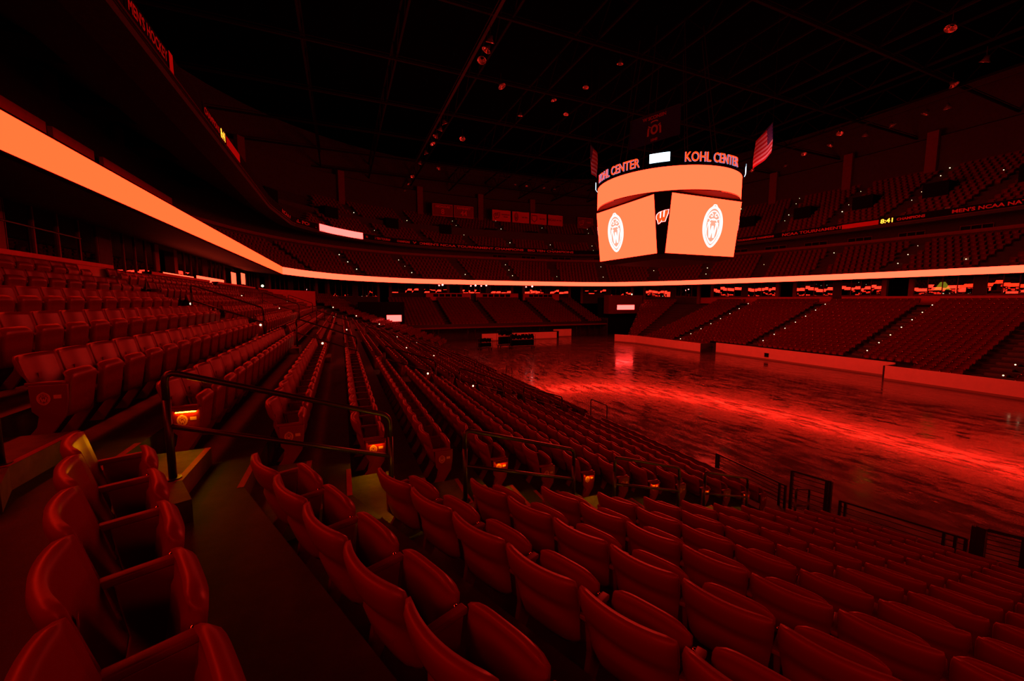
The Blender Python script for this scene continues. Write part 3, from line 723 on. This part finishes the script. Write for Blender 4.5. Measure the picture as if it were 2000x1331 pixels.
# ------------------------------------------------------------------ centre-hung scoreboard
JC=Vector((24.3,25.8,0));sb=thing('scoreboard',W((24.3,25.8,3.0)),'huge glowing orange centre-hung scoreboard with lettered ring top above the floor','scoreboard')
def cyl(r0,r1,z0,z1,n=96,a0=0,a1=2*PI):
    mb=MB();vs=[];c=abs(a1-a0-2*PI)<1e-6;m=n if c else n+1
    for z,r in ((z0,r0),(z1,r1)):
        for i in range(m):
            a=a0+(a1-a0)*i/n;vs.append((JC.x+r*math.cos(a),JC.y+r*math.sin(a),H+z))
    mb.add(vs,[(i,(i+1)%m,(i+1)%m+m,i+m) for i in range(n)]);return mb
rr=5.33
part(cyl(rr,rr,7.45,9.03),'ring_screen',M['led'],sb,True,label='glowing orange ring screen')
mb=cyl(rr,rr-.02,7.40,7.45);mb2=cyl(rr-.02,3.8,7.40,7.35);mb.add(mb2.v,mb2.f);mb3=cyl(rr,rr,9.03,9.10);mb.add(mb3.v,mb3.f);mb4=cyl(rr,1.5,9.10,9.15);mb.add(mb4.v,mb4.f)
part(mb,'ring_housing',M['black'],sb)
def scr(face,u,v):   # face 0..3, u in -1..1 (left to right seen from outside), v 0..1
    a=3.75+.45*v;b=3.37
    p=Vector((-a,-u*b,3.3+3.97*v))        # west face; left seen from outside (viewer at west looking east) is north (+y)
    R_=Matrix.Rotation(PI/2*face,4,'Z');q=R_@p;return (JC.x+q.x,JC.y+q.y,H+q.z)
fname=['west','south','east','north']
for f in range(4):
    mb=MB();mb.add([scr(f,-1,0),scr(f,1,0),scr(f,1,1),scr(f,-1,1)],[(0,1,2,3)]);s_=part(mb,'video_screen',M['led'],sb,label='glowing orange screen with white shield crest')
    nrm=(Matrix.Rotation(PI/2*f,4,'Z')@Vector((-1,0,-.1))).normalized()
    uo=(-.30,.22)[f%2]
    def fn(x,y,f=f): 
        q=scr(f,uo+x*1.50/3.37*1.2,.52+y*1.40/3.97);return (q[0]+nrm.x*.03,q[1]+nrm.y*.03,q[2]+nrm.z*.03)
    fl=MB();ov=oval(.93);fl.add([tuple(Vector(fn(x,y))-nrm*.012) for x,y in ov],[tuple(range(len(ov)))]);part(fl,'crest_field',M['ledf'],sb,label='pinkish inside of the shield crest')
    part(plate(cr,fn),'shield_crest',M['ledw'],sb,label='white glowing shield crest with W')
# dark body and corner panels
mb=MB()
for f in range(4):
    for z in (0,): pass
def ins(f,u,v,d=.06):
    q=Vector(scr(f,u,v))-Vector((JC.x,JC.y,0));h=Vector((q.x,q.y,0)).normalized();return (q.x-h.x*d+JC.x,q.y-h.y*d+JC.y,q.z)
for f in range(4):
    mb.add([ins(f,-1.02,-.02),ins(f,1.02,-.02),ins(f,1.02,1.02),ins(f,-1.02,1.02)],[(0,1,2,3)])
    g=(f+1)%4
    mb.add([ins(f,1.0,-.02,.02),ins(g,-1.0,-.02,.02),ins(g,-1.0,1.03,.02),ins(f,1.0,1.03,.02)],[(0,1,2,3)])
part(mb,'body_shell',M['black'],sb)
mb=MB();vs=[]
for f in range(4): vs+=[ins(f,-1,-.02,.0),ins(f,1,-.02,.0)]
n8=8;lo=[(JC.x+(v[0]-JC.x)*.82,JC.y+(v[1]-JC.y)*.82,H+2.98) for v in vs]
mb.add(vs+lo,[(i,(i+1)%8,(i+1)%8+8,i+8) for i in range(8)]+[tuple(range(8,16))]);part(mb,'underside',M['steel'],sb)
# motion W on the corner panels
wp=[(-.55,0),(-.50,.15),(-.33,.30),(-.185,.36),(-.175,.30),(-.20,-.13),(-.155,-.13),(-.12,.38),(.125,.46),(.12,-.06),(.16,-.06),(.20,.47),(.55,.51),(.53,.20),(.43,-.06),(.31,-.41),(-.02,-.43),(-.03,-.28),(-.10,-.43),(-.28,-.56),(-.38,-.60),(-.47,-.26),(-.55,-.22)]
def corner(f,u,v,out=.0):
    a=Vector(ins(f,1.0,v,-.0));b=Vector(ins((f+1)%4,-1.0,v,-.0));q=a.lerp(b,.5+u);c=(q-Vector((JC.x,JC.y,q.z)));c.normalize();return q+c*out
for f in range(4):
    mbr=MB();vs=[];wscale=1.0
    for i,(x,y) in enumerate(wp): vs.append(tuple(corner(f,x*.74,.62+y*.21,.03)))
    bm=bmesh.new();vv=[bm.verts.new(v) for v in vs];fc=bm.faces.new(vv);bmesh.ops.triangulate(bm,faces=[fc]);me=bpy.data.meshes.new('team_letter');bm.to_mesh(me);bm.free();me.materials.append(M['letter'])
    me.transform(sb.matrix_basis.inverted());link('team_letter',me,sb,label='orange red W badge')
    mbo=MB();stroke(mbo,[(x*.74,y) for x,y in wp],.05,0,True);mbo.v=[tuple(corner(f,v[0],.62+v[1]*.21,.035)) for v in mbo.v];part(mbo,'letter_outline',M['ledw'],sb)
# ring letters and white sign boxes
def bendt(s_,phi,size,m,z,r,ext=.10,off=.012,space=1.0,out=0):
    mb=tmb(s_,size,ext,off,space);w_=max(v[0] for v in mb.v)-min(v[0] for v in mb.v);kx=4.45/w_;mb.v=[(v[0]*kx,v[1],v[2]) for v in mb.v]
    def fn(x,y,zz):
        a=phi+x/r;return (JC.x+(r+zz)*math.cos(a),JC.y+(r+zz)*math.sin(a),H+z+y)
    return remap(mb,fn)
for j,ph in enumerate((184,262,4,82)):
    part(bendt('KOHL CENTER',math.radians(ph),.86,None,9.50,5.42,.04,.015,1.02),'ring_lettering',[M['letter'],M['lside']],sb,label='raised orange KOHL CENTER letters')
for ph in (222,312,42,132):
    a=math.radians(ph);h_=.118
    mb=cyl(5.55,5.55,9.30,9.90,6,a-h_,a+h_);part(mb,'sign_face',M['sign'],sb,label='white glowing sign face')
    mb=cyl(5.50,5.50,9.26,9.94,6,a-h_-.01,a+h_+.01);part(mb,'sign_box',M['black'],sb)
    ic=MB();stroke(ic,[(.09*math.cos(t*PI/8)-.1,.09*math.sin(t*PI/8)) for t in range(16)],.025,0,True)
    remap(ic,lambda x,y,z:(JC.x+5.57*math.cos(a+x/5.57),JC.y+5.57*math.sin(a+x/5.57),H+9.62+y));part(ic,'ring_icon',M['banner'],sb)
for i in range(8):
    a=PI/8+i*PI/4;mb=MB().tube([(JC.x+4*math.cos(a),JC.y+4*math.sin(a),H+9.1),(JC.x+2.4*math.cos(a),JC.y+2.4*math.sin(a),H+20)],.035,5);part(mb,'hoist_cable',M['steel'],sb)
# ------------------------------------------------------------------ flags
def cloth(a,b,z0,z1,nu,nv,amp=.12,seed=0):
    a=Vector(a);b=Vector(b);e=(b-a).normalized();n=Vector((e.y,-e.x))
    def f(u,v,off=0):
        q=a.lerp(b,u)+n*(amp*math.sin(u*7+seed)*(.3+.7*(1-v))+amp*.5*math.sin(u*3+v*4+seed)+off);return (q.x,q.y,H+z0+(z1-z0)*v-.05*math.sin(u*5+seed)*(1-v))
    return f
def us_flag(a,b,z0,z1,label,canton_right,seed=0):
    f=cloth(a,b,z0,z1,26,26,.10,seed);mb=MB();nu,nv=26,26
    for j in range(nv):
        for i in range(nu):
            u0,u1,v0,v1=i/nu,(i+1)/nu,j/nv,(j+1)/nv;uc=(u0+u1)/2;stripe=(j//2)%2
            inc=(uc>.6 if canton_right else uc<.4) and j>=12
            mb.mi=2 if inc else (0 if stripe==0 else 1);mb.add([f(u0,v0),f(u1,v0),f(u1,v1),f(u0,v1)],[(0,1,2,3)])
    mb.mi=1
    for r_ in range(9):
        for c_ in range(6 if r_%2==0 else 5):
            u=(.62 if canton_right else .02)+.36*((c_+.5*(r_%2)+.5)/6.);v=.49+.48*(r_+.5)/9
            pts=[]
            for k_ in range(10):
                rad=.013 if k_%2==0 else .006;pts.append(f(u+rad*math.sin(k_*PI/5),v+rad*1.6*math.cos(k_*PI/5),.01))
            mb.add(pts,[tuple(range(10))])
    t=thing('hanging_flag',W((a[0],a[1],z1)),label,'flag')
    part(mb,'cloth',[M['flagred'],M['flagwhite'],M['blue']],t)
    A=f(0,1);B=f(1,1);part(MB().tube([A,B],.025,6),'pole',M['steel'],t);
    for q in (A,B): part(MB().tube([q,(q[0],q[1],H+20)],.01,4),'cord',M['steel'],t)
us_flag((30.6,23.0),(28.62,20.15),10.4,12.5,'striped starred flag hanging right of the scoreboard',True,.5)
us_flag((19.34,29.17),(21.0,30.6),10.6,12.7,'striped flag hanging behind the left side of the scoreboard',False,2)
t=thing('hanging_flag',W((24,27,15.1)),'dark blue state flag with red lettering hanging above the scoreboard','flag')
f=cloth((23.1,28.9),(24.65,24.85),12.75,15.05,20,14,.05,1);mb=MB()
for j in range(14):
    for i in range(20): mb.add([f(i/20,j/14),f((i+1)/20,j/14),f((i+1)/20,(j+1)/14),f(i/20,(j+1)/14)],[(0,1,2,3)])
part(mb,'cloth',M['blue'],t,True)
def onf(mb_,cx,cy_,sx=4.3,sy=2.3): return remap(mb_,lambda x,y,z:f(cx+x/sx,cy_+y/sy,.02))
part(onf(tmb('WISCONSIN',.36,0,.012),.5,.86),'state_lettering',M['flagred'],t);part(onf(tmb('1848',.30,0,.012),.5,.10),'date_lettering',M['flagred'],t)
em=MB();stroke(em,[(.30*math.cos(a*PI/8)*.8,.30*math.sin(a*PI/8)) for a in range(16)],.16,0,True)
for sx in (-1,1): stroke(em,[(sx*.52,-.42),(sx*.5,.1),(sx*.46,.22)],.15);stroke(em,[(sx*.3,.22),(sx*.52,.36)],.08)
stroke(em,[(-.3,.58),(-.15,.66),(.15,.66),(.3,.58)],.09)
part(onf(em,.5,.45),'coat_of_arms',M['gold'],t)
part(MB().tube([f(0,1),f(1,1)],.03,6),'pole',M['steel'],t)
for u in (0,1): q=f(u,1);part(MB().tube([q,(q[0],q[1],H+20)],.01,4),'cord',M['steel'],t)
# ------------------------------------------------------------------ banners on the far wall
def banner(x0,x1,z0,z1,label,face,ink,content,border=False,y=70.):
    t=thing('wall_banner',W((x0,y,z0)),label,'banner',)
    mb=MB();n=12
    for i in range(n):
        for z in (0,):
            a=x0+(x1-x0)*i/n;b=x0+(x1-x0)*(i+1)/n;g=lambda x:y+.04*math.sin(x*3)
            mb.add([W((a,g(a),z0)),W((b,g(b),z0)),W((b,g(b),z1)),W((a,g(a),z1))],[(0,1,2,3)])
    part(mb,'cloth',face,t)
    cx,cz=(x0+x1)/2,(z0+z1)/2
    if border:
        b=MB();w_,h_=(x1-x0)/2-.1,(z1-z0)/2-.1;stroke(b,[(-w_,-h_),(w_,-h_),(w_,h_),(-w_,h_)],.07,0,True);remap(b,lambda x,yy,z:W((cx+x,y-.08,cz+yy)));part(b,'border',ink,t)
    for txt,dx,dz,size in content:
        m_=tmb(txt,size,0,.02) if isinstance(txt,str) else txt();remap(m_,lambda x,yy,z:W((cx+dx+x*(1 if isinstance(txt,str) else size),y-.08,cz+dz+yy*(1 if isinstance(txt,str) else size))));part(m_,'lettering',ink,t)
    part(MB().tube([W((x0,y,z1)),W((x1,y,z1))],.04,6),'rod',M['steel'],t)
    return t
def wicon():
    bm=MB();stroke(bm,wp,.14,0,True);return bm
def cicon(): 
    b=MB();b.v=list(cr.v);b.f=list(cr.f);b.m=[0]*len(cr.f);return b
def sicon():
    b=MB();stroke(b,[(-.5,.5),(.5,.5),(.5,-.2),(0,-.6),(-.5,-.2)],.2,0,True);return b
banner(14.9,18.5,14.4,16.5,'dark red hanging banner with number 8, left of the pair',M['bannerd'],M['banner'],[('NICHOLAS',0,.55,.5),('8',0,-.3,1.2)],True)
banner(18.65,22.25,14.4,16.5,'dark red hanging banner with number 44, right of the pair',M['bannerd'],M['banner'],[('KAMINSKY',0,.55,.5),('44',0,-.3,1.2)],True)
for i,(a,b,ic) in enumerate(((961,995,wicon),(998.5,1031,cicon),(1034,1066,sicon),(1069,1100,None))):
    x0=25.7+(a-960)/140*14.7;x1=25.7+(b-960)/140*14.7
    c=[(ic,-.95,0,1.05 if ic!=cicon else .75)] if ic else [('NCAA',-.8,0,.62)]
    c+=[(('CHAMPIONS'),.75,.2,.28),(('TITLES'),.75,-.2,.28)] if i==0 else [(('BIG TEN'),.75,.0,.30)]
    banner(x0,x1,14.38,16.38,f"bright red banner on the far wall, {ORD[i+1]} of the row of four",M['banner'],M['bannerd'],c)
banner(43.7,47.4,14.3,16.45,'lone dark red outlined banner beside the scoreboard left edge',M['bannerd'],M['banner'],[(wicon,-.9,0,.9),('TEAM',.8,.1,.4)],True)
# ------------------------------------------------------------------ upper fascia lettering, clocks, small ribbon
def loop_at_az(loop,az):
    d=Vector((math.sin(az),math.cos(az)));best=None
    for i in range(len(loop)):
        a=Vector(loop[i]);b=Vector(loop[(i+1)%len(loop)]);e=b-a;den=d.x*e.y-d.y*e.x
        if abs(den)<1e-9: continue
        r=(a.x*e.y-a.y*e.x)/den;u=(a.x*d.y-a.y*d.x)/den
        if r>0 and 0<=u<=1 and (best is None or r>best[0]): best=(r,i,u)
    return best
seg=[0];
for i in range(len(fasR)): seg.append(seg[-1]+(Vector(fasR[(i+1)%len(fasR)])-Vector(fasR[i])).length)
def sl(best): return seg[best[1]]+best[2]*(seg[best[1]+1]-seg[best[1]])
def fas_pt(s_,out=.05):
    s_=s_%seg[-1]
    for i in range(len(fasR)):
        if seg[i]<=s_<=seg[i+1]:
            a=Vector(fasR[i]);b=Vector(fasR[(i+1)%len(fasR)]);e=(b-a).normalized();n=Vector((-e.y,e.x));q=a+e*(s_-seg[i])-n*out;return q
    return Vector(fasR[0])
def s_px(x,y=440):
    d=F*784.6+RV*(x-1000)-UV*(y-665.5);return sl(loop_at_az(fasR,math.atan2(d.x,d.y)))
def s_ab(x0,y0,x1,y1):
    a,b=s_px(x0,y0),s_px(x1,y1)
    if b-a>seg[-1]/2: b-=seg[-1]
    if a-b>seg[-1]/2: b+=seg[-1]
    return a,b
def fascia_text(txt,x0,y0,x1,y1,label,m=None,zc=8.37,hgt=.40,name='fascia_lettering',cat='sign'):
    a,b=s_ab(x0,y0,x1,y1);L=b-a;m_=tmb(txt,hgt,0,.012);w_=max(v[0] for v in m_.v)-min(v[0] for v in m_.v)
    kx=L/w_;c=(a+b)/2
    def fn(x,y,z):
        q=fas_pt(c+x*kx,.06);return (q.x,q.y,H+zc+y*(1))
    remap(m_,fn);q=fas_pt(c,.03);t=thing(name,(q.x,q.y,H+zc-.2),label,cat)
    part(m_,'lettering',m or M['text'],t)
    ns=max(2,int(L/1.5));bp=MB();pts=[fas_pt(a-.15+(L+.3)*i/ns,.04) for i in range(ns+1)]
    bp.add([(p.x,p.y,H+zc-.30) for p in pts]+[(p.x,p.y,H+zc+.30) for p in pts],[(i,i+1,i+ns+2,i+ns+1) for i in range(ns)])
    part(bp,'backing_panel',M['black'] if name!='fascia_lettering' else M['dark'],t)
fascia_text("MEN'S NCAA NATIONAL",1860,410,2075,375,'dim red MEN’S NCAA lettering on the upper balcony front at the right edge',hgt=.44)
fascia_text('8:41',1722,428,1746,426,'glowing amber clock reading 8:41 on the right upper balcony front',M['amber'],hgt=.62,name='wall_clock',cat='clock')
fascia_text('CHAMPIONS',1752,426,1808,415,'dim red lettering just right of the amber clock',hgt=.34)
fascia_text('NCAA TOURNAMENT',1528,458,1645,443,'dim red lettering left of the amber clock on the right balcony front',hgt=.46)
fascia_text('TOURNAMENT CHAMPIONS',1440,471,1512,461,'dim red lettering between the scoreboard and the right balcony front',hgt=.32)
fascia_text("MEN'S BIG TEN TOURNAMENT CHAMPIONS",714,463,800,474,'dim red lettering right of the small glowing ribbon screen',hgt=.40)
fascia_text("WOMEN'S NCAA TOURNAMENT CHAMPIONS   BIG TEN CHAMPIONS",806,475,1120,492,'long dim red lettering band on the far upper balcony front',hgt=.46)
fascia_text('NCAA FINAL FOUR',550,420,617,441,'dim red lettering left of the small glowing ribbon screen',hgt=.46)
fascia_text('8:41',428,246,437,262,'glowing amber clock on the left upper balcony front',M['amber'],hgt=.62,name='wall_clock',cat='clock')
fascia_text("MEN'S HOCKEY",245,14,322,105,'dim red lettering on the left upper balcony front near the top edge',hgt=.5)
fascia_text('CHAMPIONS',395,200,425,240,'dim red lettering just before the left amber clock',hgt=.4)
def fascia_band(x0,y0,x1,y1,z0,z1,label,m,nm_='fascia_stripe',pn='panel',cat='sign'):
    a,b=s_ab(x0,y0,x1,y1);ns=max(2,int(abs(b-a)/1.0));pts=[fas_pt(a+(b-a)*i/ns,.07) for i in range(ns+1)];q=pts[0]
    t=thing(nm_,(q.x,q.y,H+z0),label,cat)
    bp=MB();bp.add([(p.x,p.y,H+z0) for p in pts]+[(p.x,p.y,H+z1) for p in pts],[(i,i+1,i+ns+2,i+ns+1) for i in range(ns)]);part(bp,pn,m,t)
    bk=MB();c=[fas_pt(a+(b-a)*i/ns,.02) for i in range(ns+1)]
    for z in (z0,z1): bk.add([(p.x,p.y,H+z) for p in pts]+[(p.x,p.y,H+z) for p in c],[(i,i+1,i+ns+2,i+ns+1) for i in range(ns)])
    part(bk,'edge_trim',M['black'],t)
fascia_band(623,442,708,458,7.98,8.78,'short glowing salmon ribbon screen on the far left upper balcony front',M['ledp'],'led_ribbon_board','screen','display')
fascia_band(1645,443,1717,430,8.12,8.60,'plain red outlined panel just left of the amber clock',M['banner'])
fascia_band(438,262,465,298,8.12,8.60,'plain red outlined panel just below the left amber clock',M['banner'])
fascia_band(325,110,333,120,8.05,8.7,'small red end panel after the left balcony lettering',M['banner'])
# ------------------------------------------------------------------ rear wall pilasters of the upper deck
rw=offset_poly(fasR,11.2,True);pl=MB()
for j in range(0,len(rw),10):
    a=Vector(rw[j]);b=Vector(rw[(j+1)%len(rw)]);e=(b-a).normalized();n=Vector((-e.y,e.x));pl.hull4([tuple(a),tuple(a+e*1.0),tuple(a+e*1.0-n*.5),tuple(a-n*.5)],H+14.4,H+19.6)
struct(pl,'wall_upper_pilasters',M['wallr'])
# tunnel openings of the upper deck
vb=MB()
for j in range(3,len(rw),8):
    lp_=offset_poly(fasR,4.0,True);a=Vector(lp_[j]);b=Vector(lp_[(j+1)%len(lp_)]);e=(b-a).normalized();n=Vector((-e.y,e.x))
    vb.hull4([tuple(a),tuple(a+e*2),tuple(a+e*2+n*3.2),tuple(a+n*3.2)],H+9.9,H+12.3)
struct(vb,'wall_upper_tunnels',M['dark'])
# balcony rear windows (a lit one among them)
lr=offset_poly(ribR,8.45,True)
for j in range(60,len(lr)-60,6):
    a=Vector(lr[j]);b=Vector(lr[(j+3)%len(lr)])
    if a.y<8: continue
    window(a,b,3,6.95,7.9)
    if j in (114,): 
        e=(b-a).normalized();n=Vector((-e.y,e.x));q=a+e*.4+n*.3;r=q+e*1.2
        o=MB().hull4([tuple(q),tuple(r),tuple(r+n*.05),tuple(q+n*.05)],H+6.95,H+7.5).build('lit_alcove',M['yel'],None);o['label']='faint yellow lit alcove in the right balcony windows';o['category']='lamp'
# dim yellow lamps in the right loge
for i,(x,y) in enumerate(((57.6,21.3),(57.6,14.0))):
    t=thing('table_lamp',W((x,y,1.5)),('faint yellow lamp in the right loge windows, farther one','faint yellow lamp in the right loge windows, nearer one')[i],'lamp')
    vs=[];n=16
    for z,r in ((1.1,.62),(1.9,.18)):
        for k_ in range(n): vs.append(W((x+r*math.cos(k_*2*PI/n),y+r*math.sin(k_*2*PI/n),z)))
    mb=MB();mb.add(vs,[(k_,(k_+1)%n,(k_+1)%n+n,k_+n) for k_ in range(n)]);part(mb,'lamp_shade',M['yel'],t,True);part(MB().tube([W((x,y,-.6)),W((x,y,1.3))],.04,8),'lamp_stand',M['steel'],t)
# ------------------------------------------------------------------ distant aisle lights
def alight(q,label,group,r=.05):
    o=uv_sphere(MB(),(0,0,0),r,6,4).mesh('aisle_light',M['dot'],True) if 'al%g'%r not in bpy.data.meshes else bpy.data.meshes['al%g'%r]
    o.name='al%g'%r
    ob=link('aisle_light',o);ob.location=W(q);ob['label']=label;ob['category']='light';ob['group']=group
for ai,yc in enumerate((11.8,20.0,29.2,38.8)):
    for k in range(13,-2,-2):
        if k>12 and 16<yc<34: continue
        alight((38.47+dk(k)-.05,yc-.6+.02*dk(k),fz(k)+.52),f"tiny white aisle light on the {ORD[ai+1]} stairs of the right stand from the right",f"aisle lights, right stand stairs {ORD[ai+1]}",.045)
for bn,y in ((1,14.93),(2,26.37),(3,38.17)):
    for k in range(-4,15):
        if (k%2==1)==(bn%2==0): 
            nsel=[n for n in chosen if seats[n][0]=='A' and seats[n][4]==bn and seats[n][3]==k and seats[n][6]]
            if not nsel: alight((10.13-dk(k)-.2,y-.03,fz(k)+.52),f"tiny warm aisle light on a seat end by the {ORD[bn+1]} stairs of the left stand",f"aisle lights, left stand stairs {ORD[bn+1]}",.035)
alight((10.13-dk(-4)-1.0,44.0,1.35),'bright white light by the far end of the left ledge','far light',.12)
alight((49.4,60.0,1.1),'bright white light on the wall above the far right corner','corner light',.13)
for k in (6,3,0,-3): alight((SLW.p(.9,dk(k),0)[0],SLW.p(.9,dk(k),0)[1],fz(k)+.5),'tiny white aisle light on the far left corner stairs','aisle lights, far left corner',.06)
rl=random.Random(3)
for name_,loop,nrow,d0,dd,z0,dz,gap,off in (('lower balcony',ribR,8,.85,.82,2.5,.5,13.,3),('upper deck',fasR,13,.75,.85,8.35,.52,11.,2)):
    cnt=0
    for gi in range(int(360/gap)+1):
        ang=math.radians(gi*gap-off)
        dirv=Vector((math.cos(ang),math.sin(ang)))
        for j in range(0,nrow,2):
            if rl.random()<.5: continue
            lp_=offset_poly(loop,d0+dd*j,True);best=min(lp_,key=lambda p:abs(math.atan2(p[1]-CC.y-0,p[0]-CC.x)-math.atan2(dirv.y,dirv.x)))
            q=Vector(best)
            rr_=(q-CC).length;q=CC+dirv*rr_
            if q.y<8 and q.x<40 or q.y<-2 or q.x<-2: continue
            side='far' if q.y>50 else 'right'
            alight((q.x,q.y-.1,z0+dz*j+.45),f"tiny white aisle light among the {side} {name_} seats",f"aisle lights, {side} {name_}",rl.choice((.03,.045,.055)))
            cnt+=1
# ------------------------------------------------------------------ ceiling, trusses and hanging fixtures
struct(MB().box((-25,-40,H+24.5),(75,90,H+24.8)),'ceiling',M['ceil'])
for i,x in enumerate(np.arange(-2,60,7.)):
    t=thing('roof_truss',W((x,25,20)),f"dark roof truss running lengthwise, {ORD[i+1]} from the left",'truss','lengthwise roof trusses')
    part(MB().bar(W((x,-25,20)),W((x,80,20)),.16,.16),'bottom_chord',M['truss'],t);part(MB().bar(W((x,-25,22.2)),W((x,80,22.2)),.16,.16),'top_chord',M['truss'],t)
    mb=MB()
    for j in range(26): mb.bar(W((x,-20+4*j,20)),W((x,-18+4*j,22.2)),.07,.07);mb.bar(W((x,-18+4*j,22.2)),W((x,-16+4*j,20)),.07,.07)
    part(mb,'web',M['truss'],t)
for i,y in enumerate(np.arange(4,80,8.)):
    t=thing('cross_beam',W((25,y,19.7)),f"dark cross beam under the roof, {ORD[i+1]} from the camera",'beam','cross beams of the roof')
    part(MB().bar(W((-15,y,19.7)),W((68,y,19.7)),.18,.18),'beam',M['truss'],t);part(MB().bar(W((-15,y,20.0)),W((68,y,20.0)),.05,.05),'conduit',M['truss'],t)
def spot(x,y,z,label,rz,tilt,group,s_=1.):
    t=thing('spotlight',W((x,y,z)),label,'spotlight',group,rz)
    T=Matrix.Rotation(tilt,4,'X')
    n=14
    def lathe(prof,m,nm):
        vs=[];
        for r,zz in prof:
            for k_ in range(n): vs.append(T@Vector((r*s_*math.cos(2*PI*k_/n),r*s_*math.sin(2*PI*k_/n),zz*s_)))
        mb=MB();mb.add(vs,[(j*n+k_,j*n+(k_+1)%n,(j+1)*n+(k_+1)%n,(j+1)*n+k_) for j in range(len(prof)-1) for k_ in range(n)]);link(nm,mb.mesh(nm,m,True),t)
    lathe([(.02,.22),(.14,.2),(.17,.05),(.17,-.05)],M['steel'],'lamp_housing');lathe([(.12,.05),(.20,-.08),(.30,-.22),(.33,-.24),(.30,-.20),(.11,.04)],M['lens'],'reflector')
    link('bracket',MB().tube([(0,0,.15),(0,0,.75*s_),(0,0,18.86-z)],.025,5).mesh('bracket',M['steel']),t)
fx=[(10.2,27.9),(10.35,28.9),(10.4,30.3),(13.0,33.1),(10.3,41.9),(10.3,43.6),(10.3,45.5),(13.1,45),(10.25,47.7),(10.2,51.0),(10.2,54.9),(13.0,56.0),(10.2,61),(10.2,65),(10.2,69)]
for i,(x,y) in enumerate(fx): spot(x,y,18.0,f"dark red ceiling spotlight on the left lighting line, {ORD[i+1]} along it",i*1.3,.5,'spotlights, left line',1.0)
fx=[(47.6,18.3),(52.6,20.4),(52.4,21.8),(50,27.8),(52.7,24.6),(53.1,27.0),(52.8,30.2),(52.8,33.2),(55.2,37),(45.1,15.6),(37.7,14.8),(52.8,40)]
for i,(x,y) in enumerate(fx): spot(x,y,18.0,f"dark red ceiling spotlight on the right lighting line, {ORD[i+1]} along it",i*1.7,-.5,'spotlights, right line',1.0)
for i,(x,y) in enumerate(((20.5,27),(20,31),(18.5,34),(17,38),(21,36),(30,45),(26,60),(28,60),(31,60),(33,60),(38,55),(34,50))): spot(x,y,18.3,f"small dark spotlight above the floor between the trusses, {ORD[i+1]} outward",i*2.1,.2,'spotlights, middle',.8)
# catwalk lines carrying the spotlights
for i,(a,b) in enumerate((((10.2,20),(10.2,72)),((52.8,14),(52.8,45)),((14,60),(42,60)))):
    t=thing('lighting_catwalk',W((a[0],a[1],18.9)),('dark catwalk along the left lighting line','dark catwalk along the right lighting line','dark catwalk across the far end above the banners')[i],'catwalk')
    A=Vector(W((a[0],a[1],18.9)));B=Vector(W((b[0],b[1],18.9)));part(MB().bar(A,B,.22,.05),'deck',M['steel'],t);part(MB().bar(A+Vector((0,0,.5)),B+Vector((0,0,.5)),.04,.04),'rail',M['steel'],t)

for y0,y1 in ((20.5,27.3),(27.8,31.4),(32.4,43.0)):
    struct(MB().box((-12.9,y0,H+6.95),(-12.7,y1,H+8.5)),'wall_balcony_panel',M['ledge'])
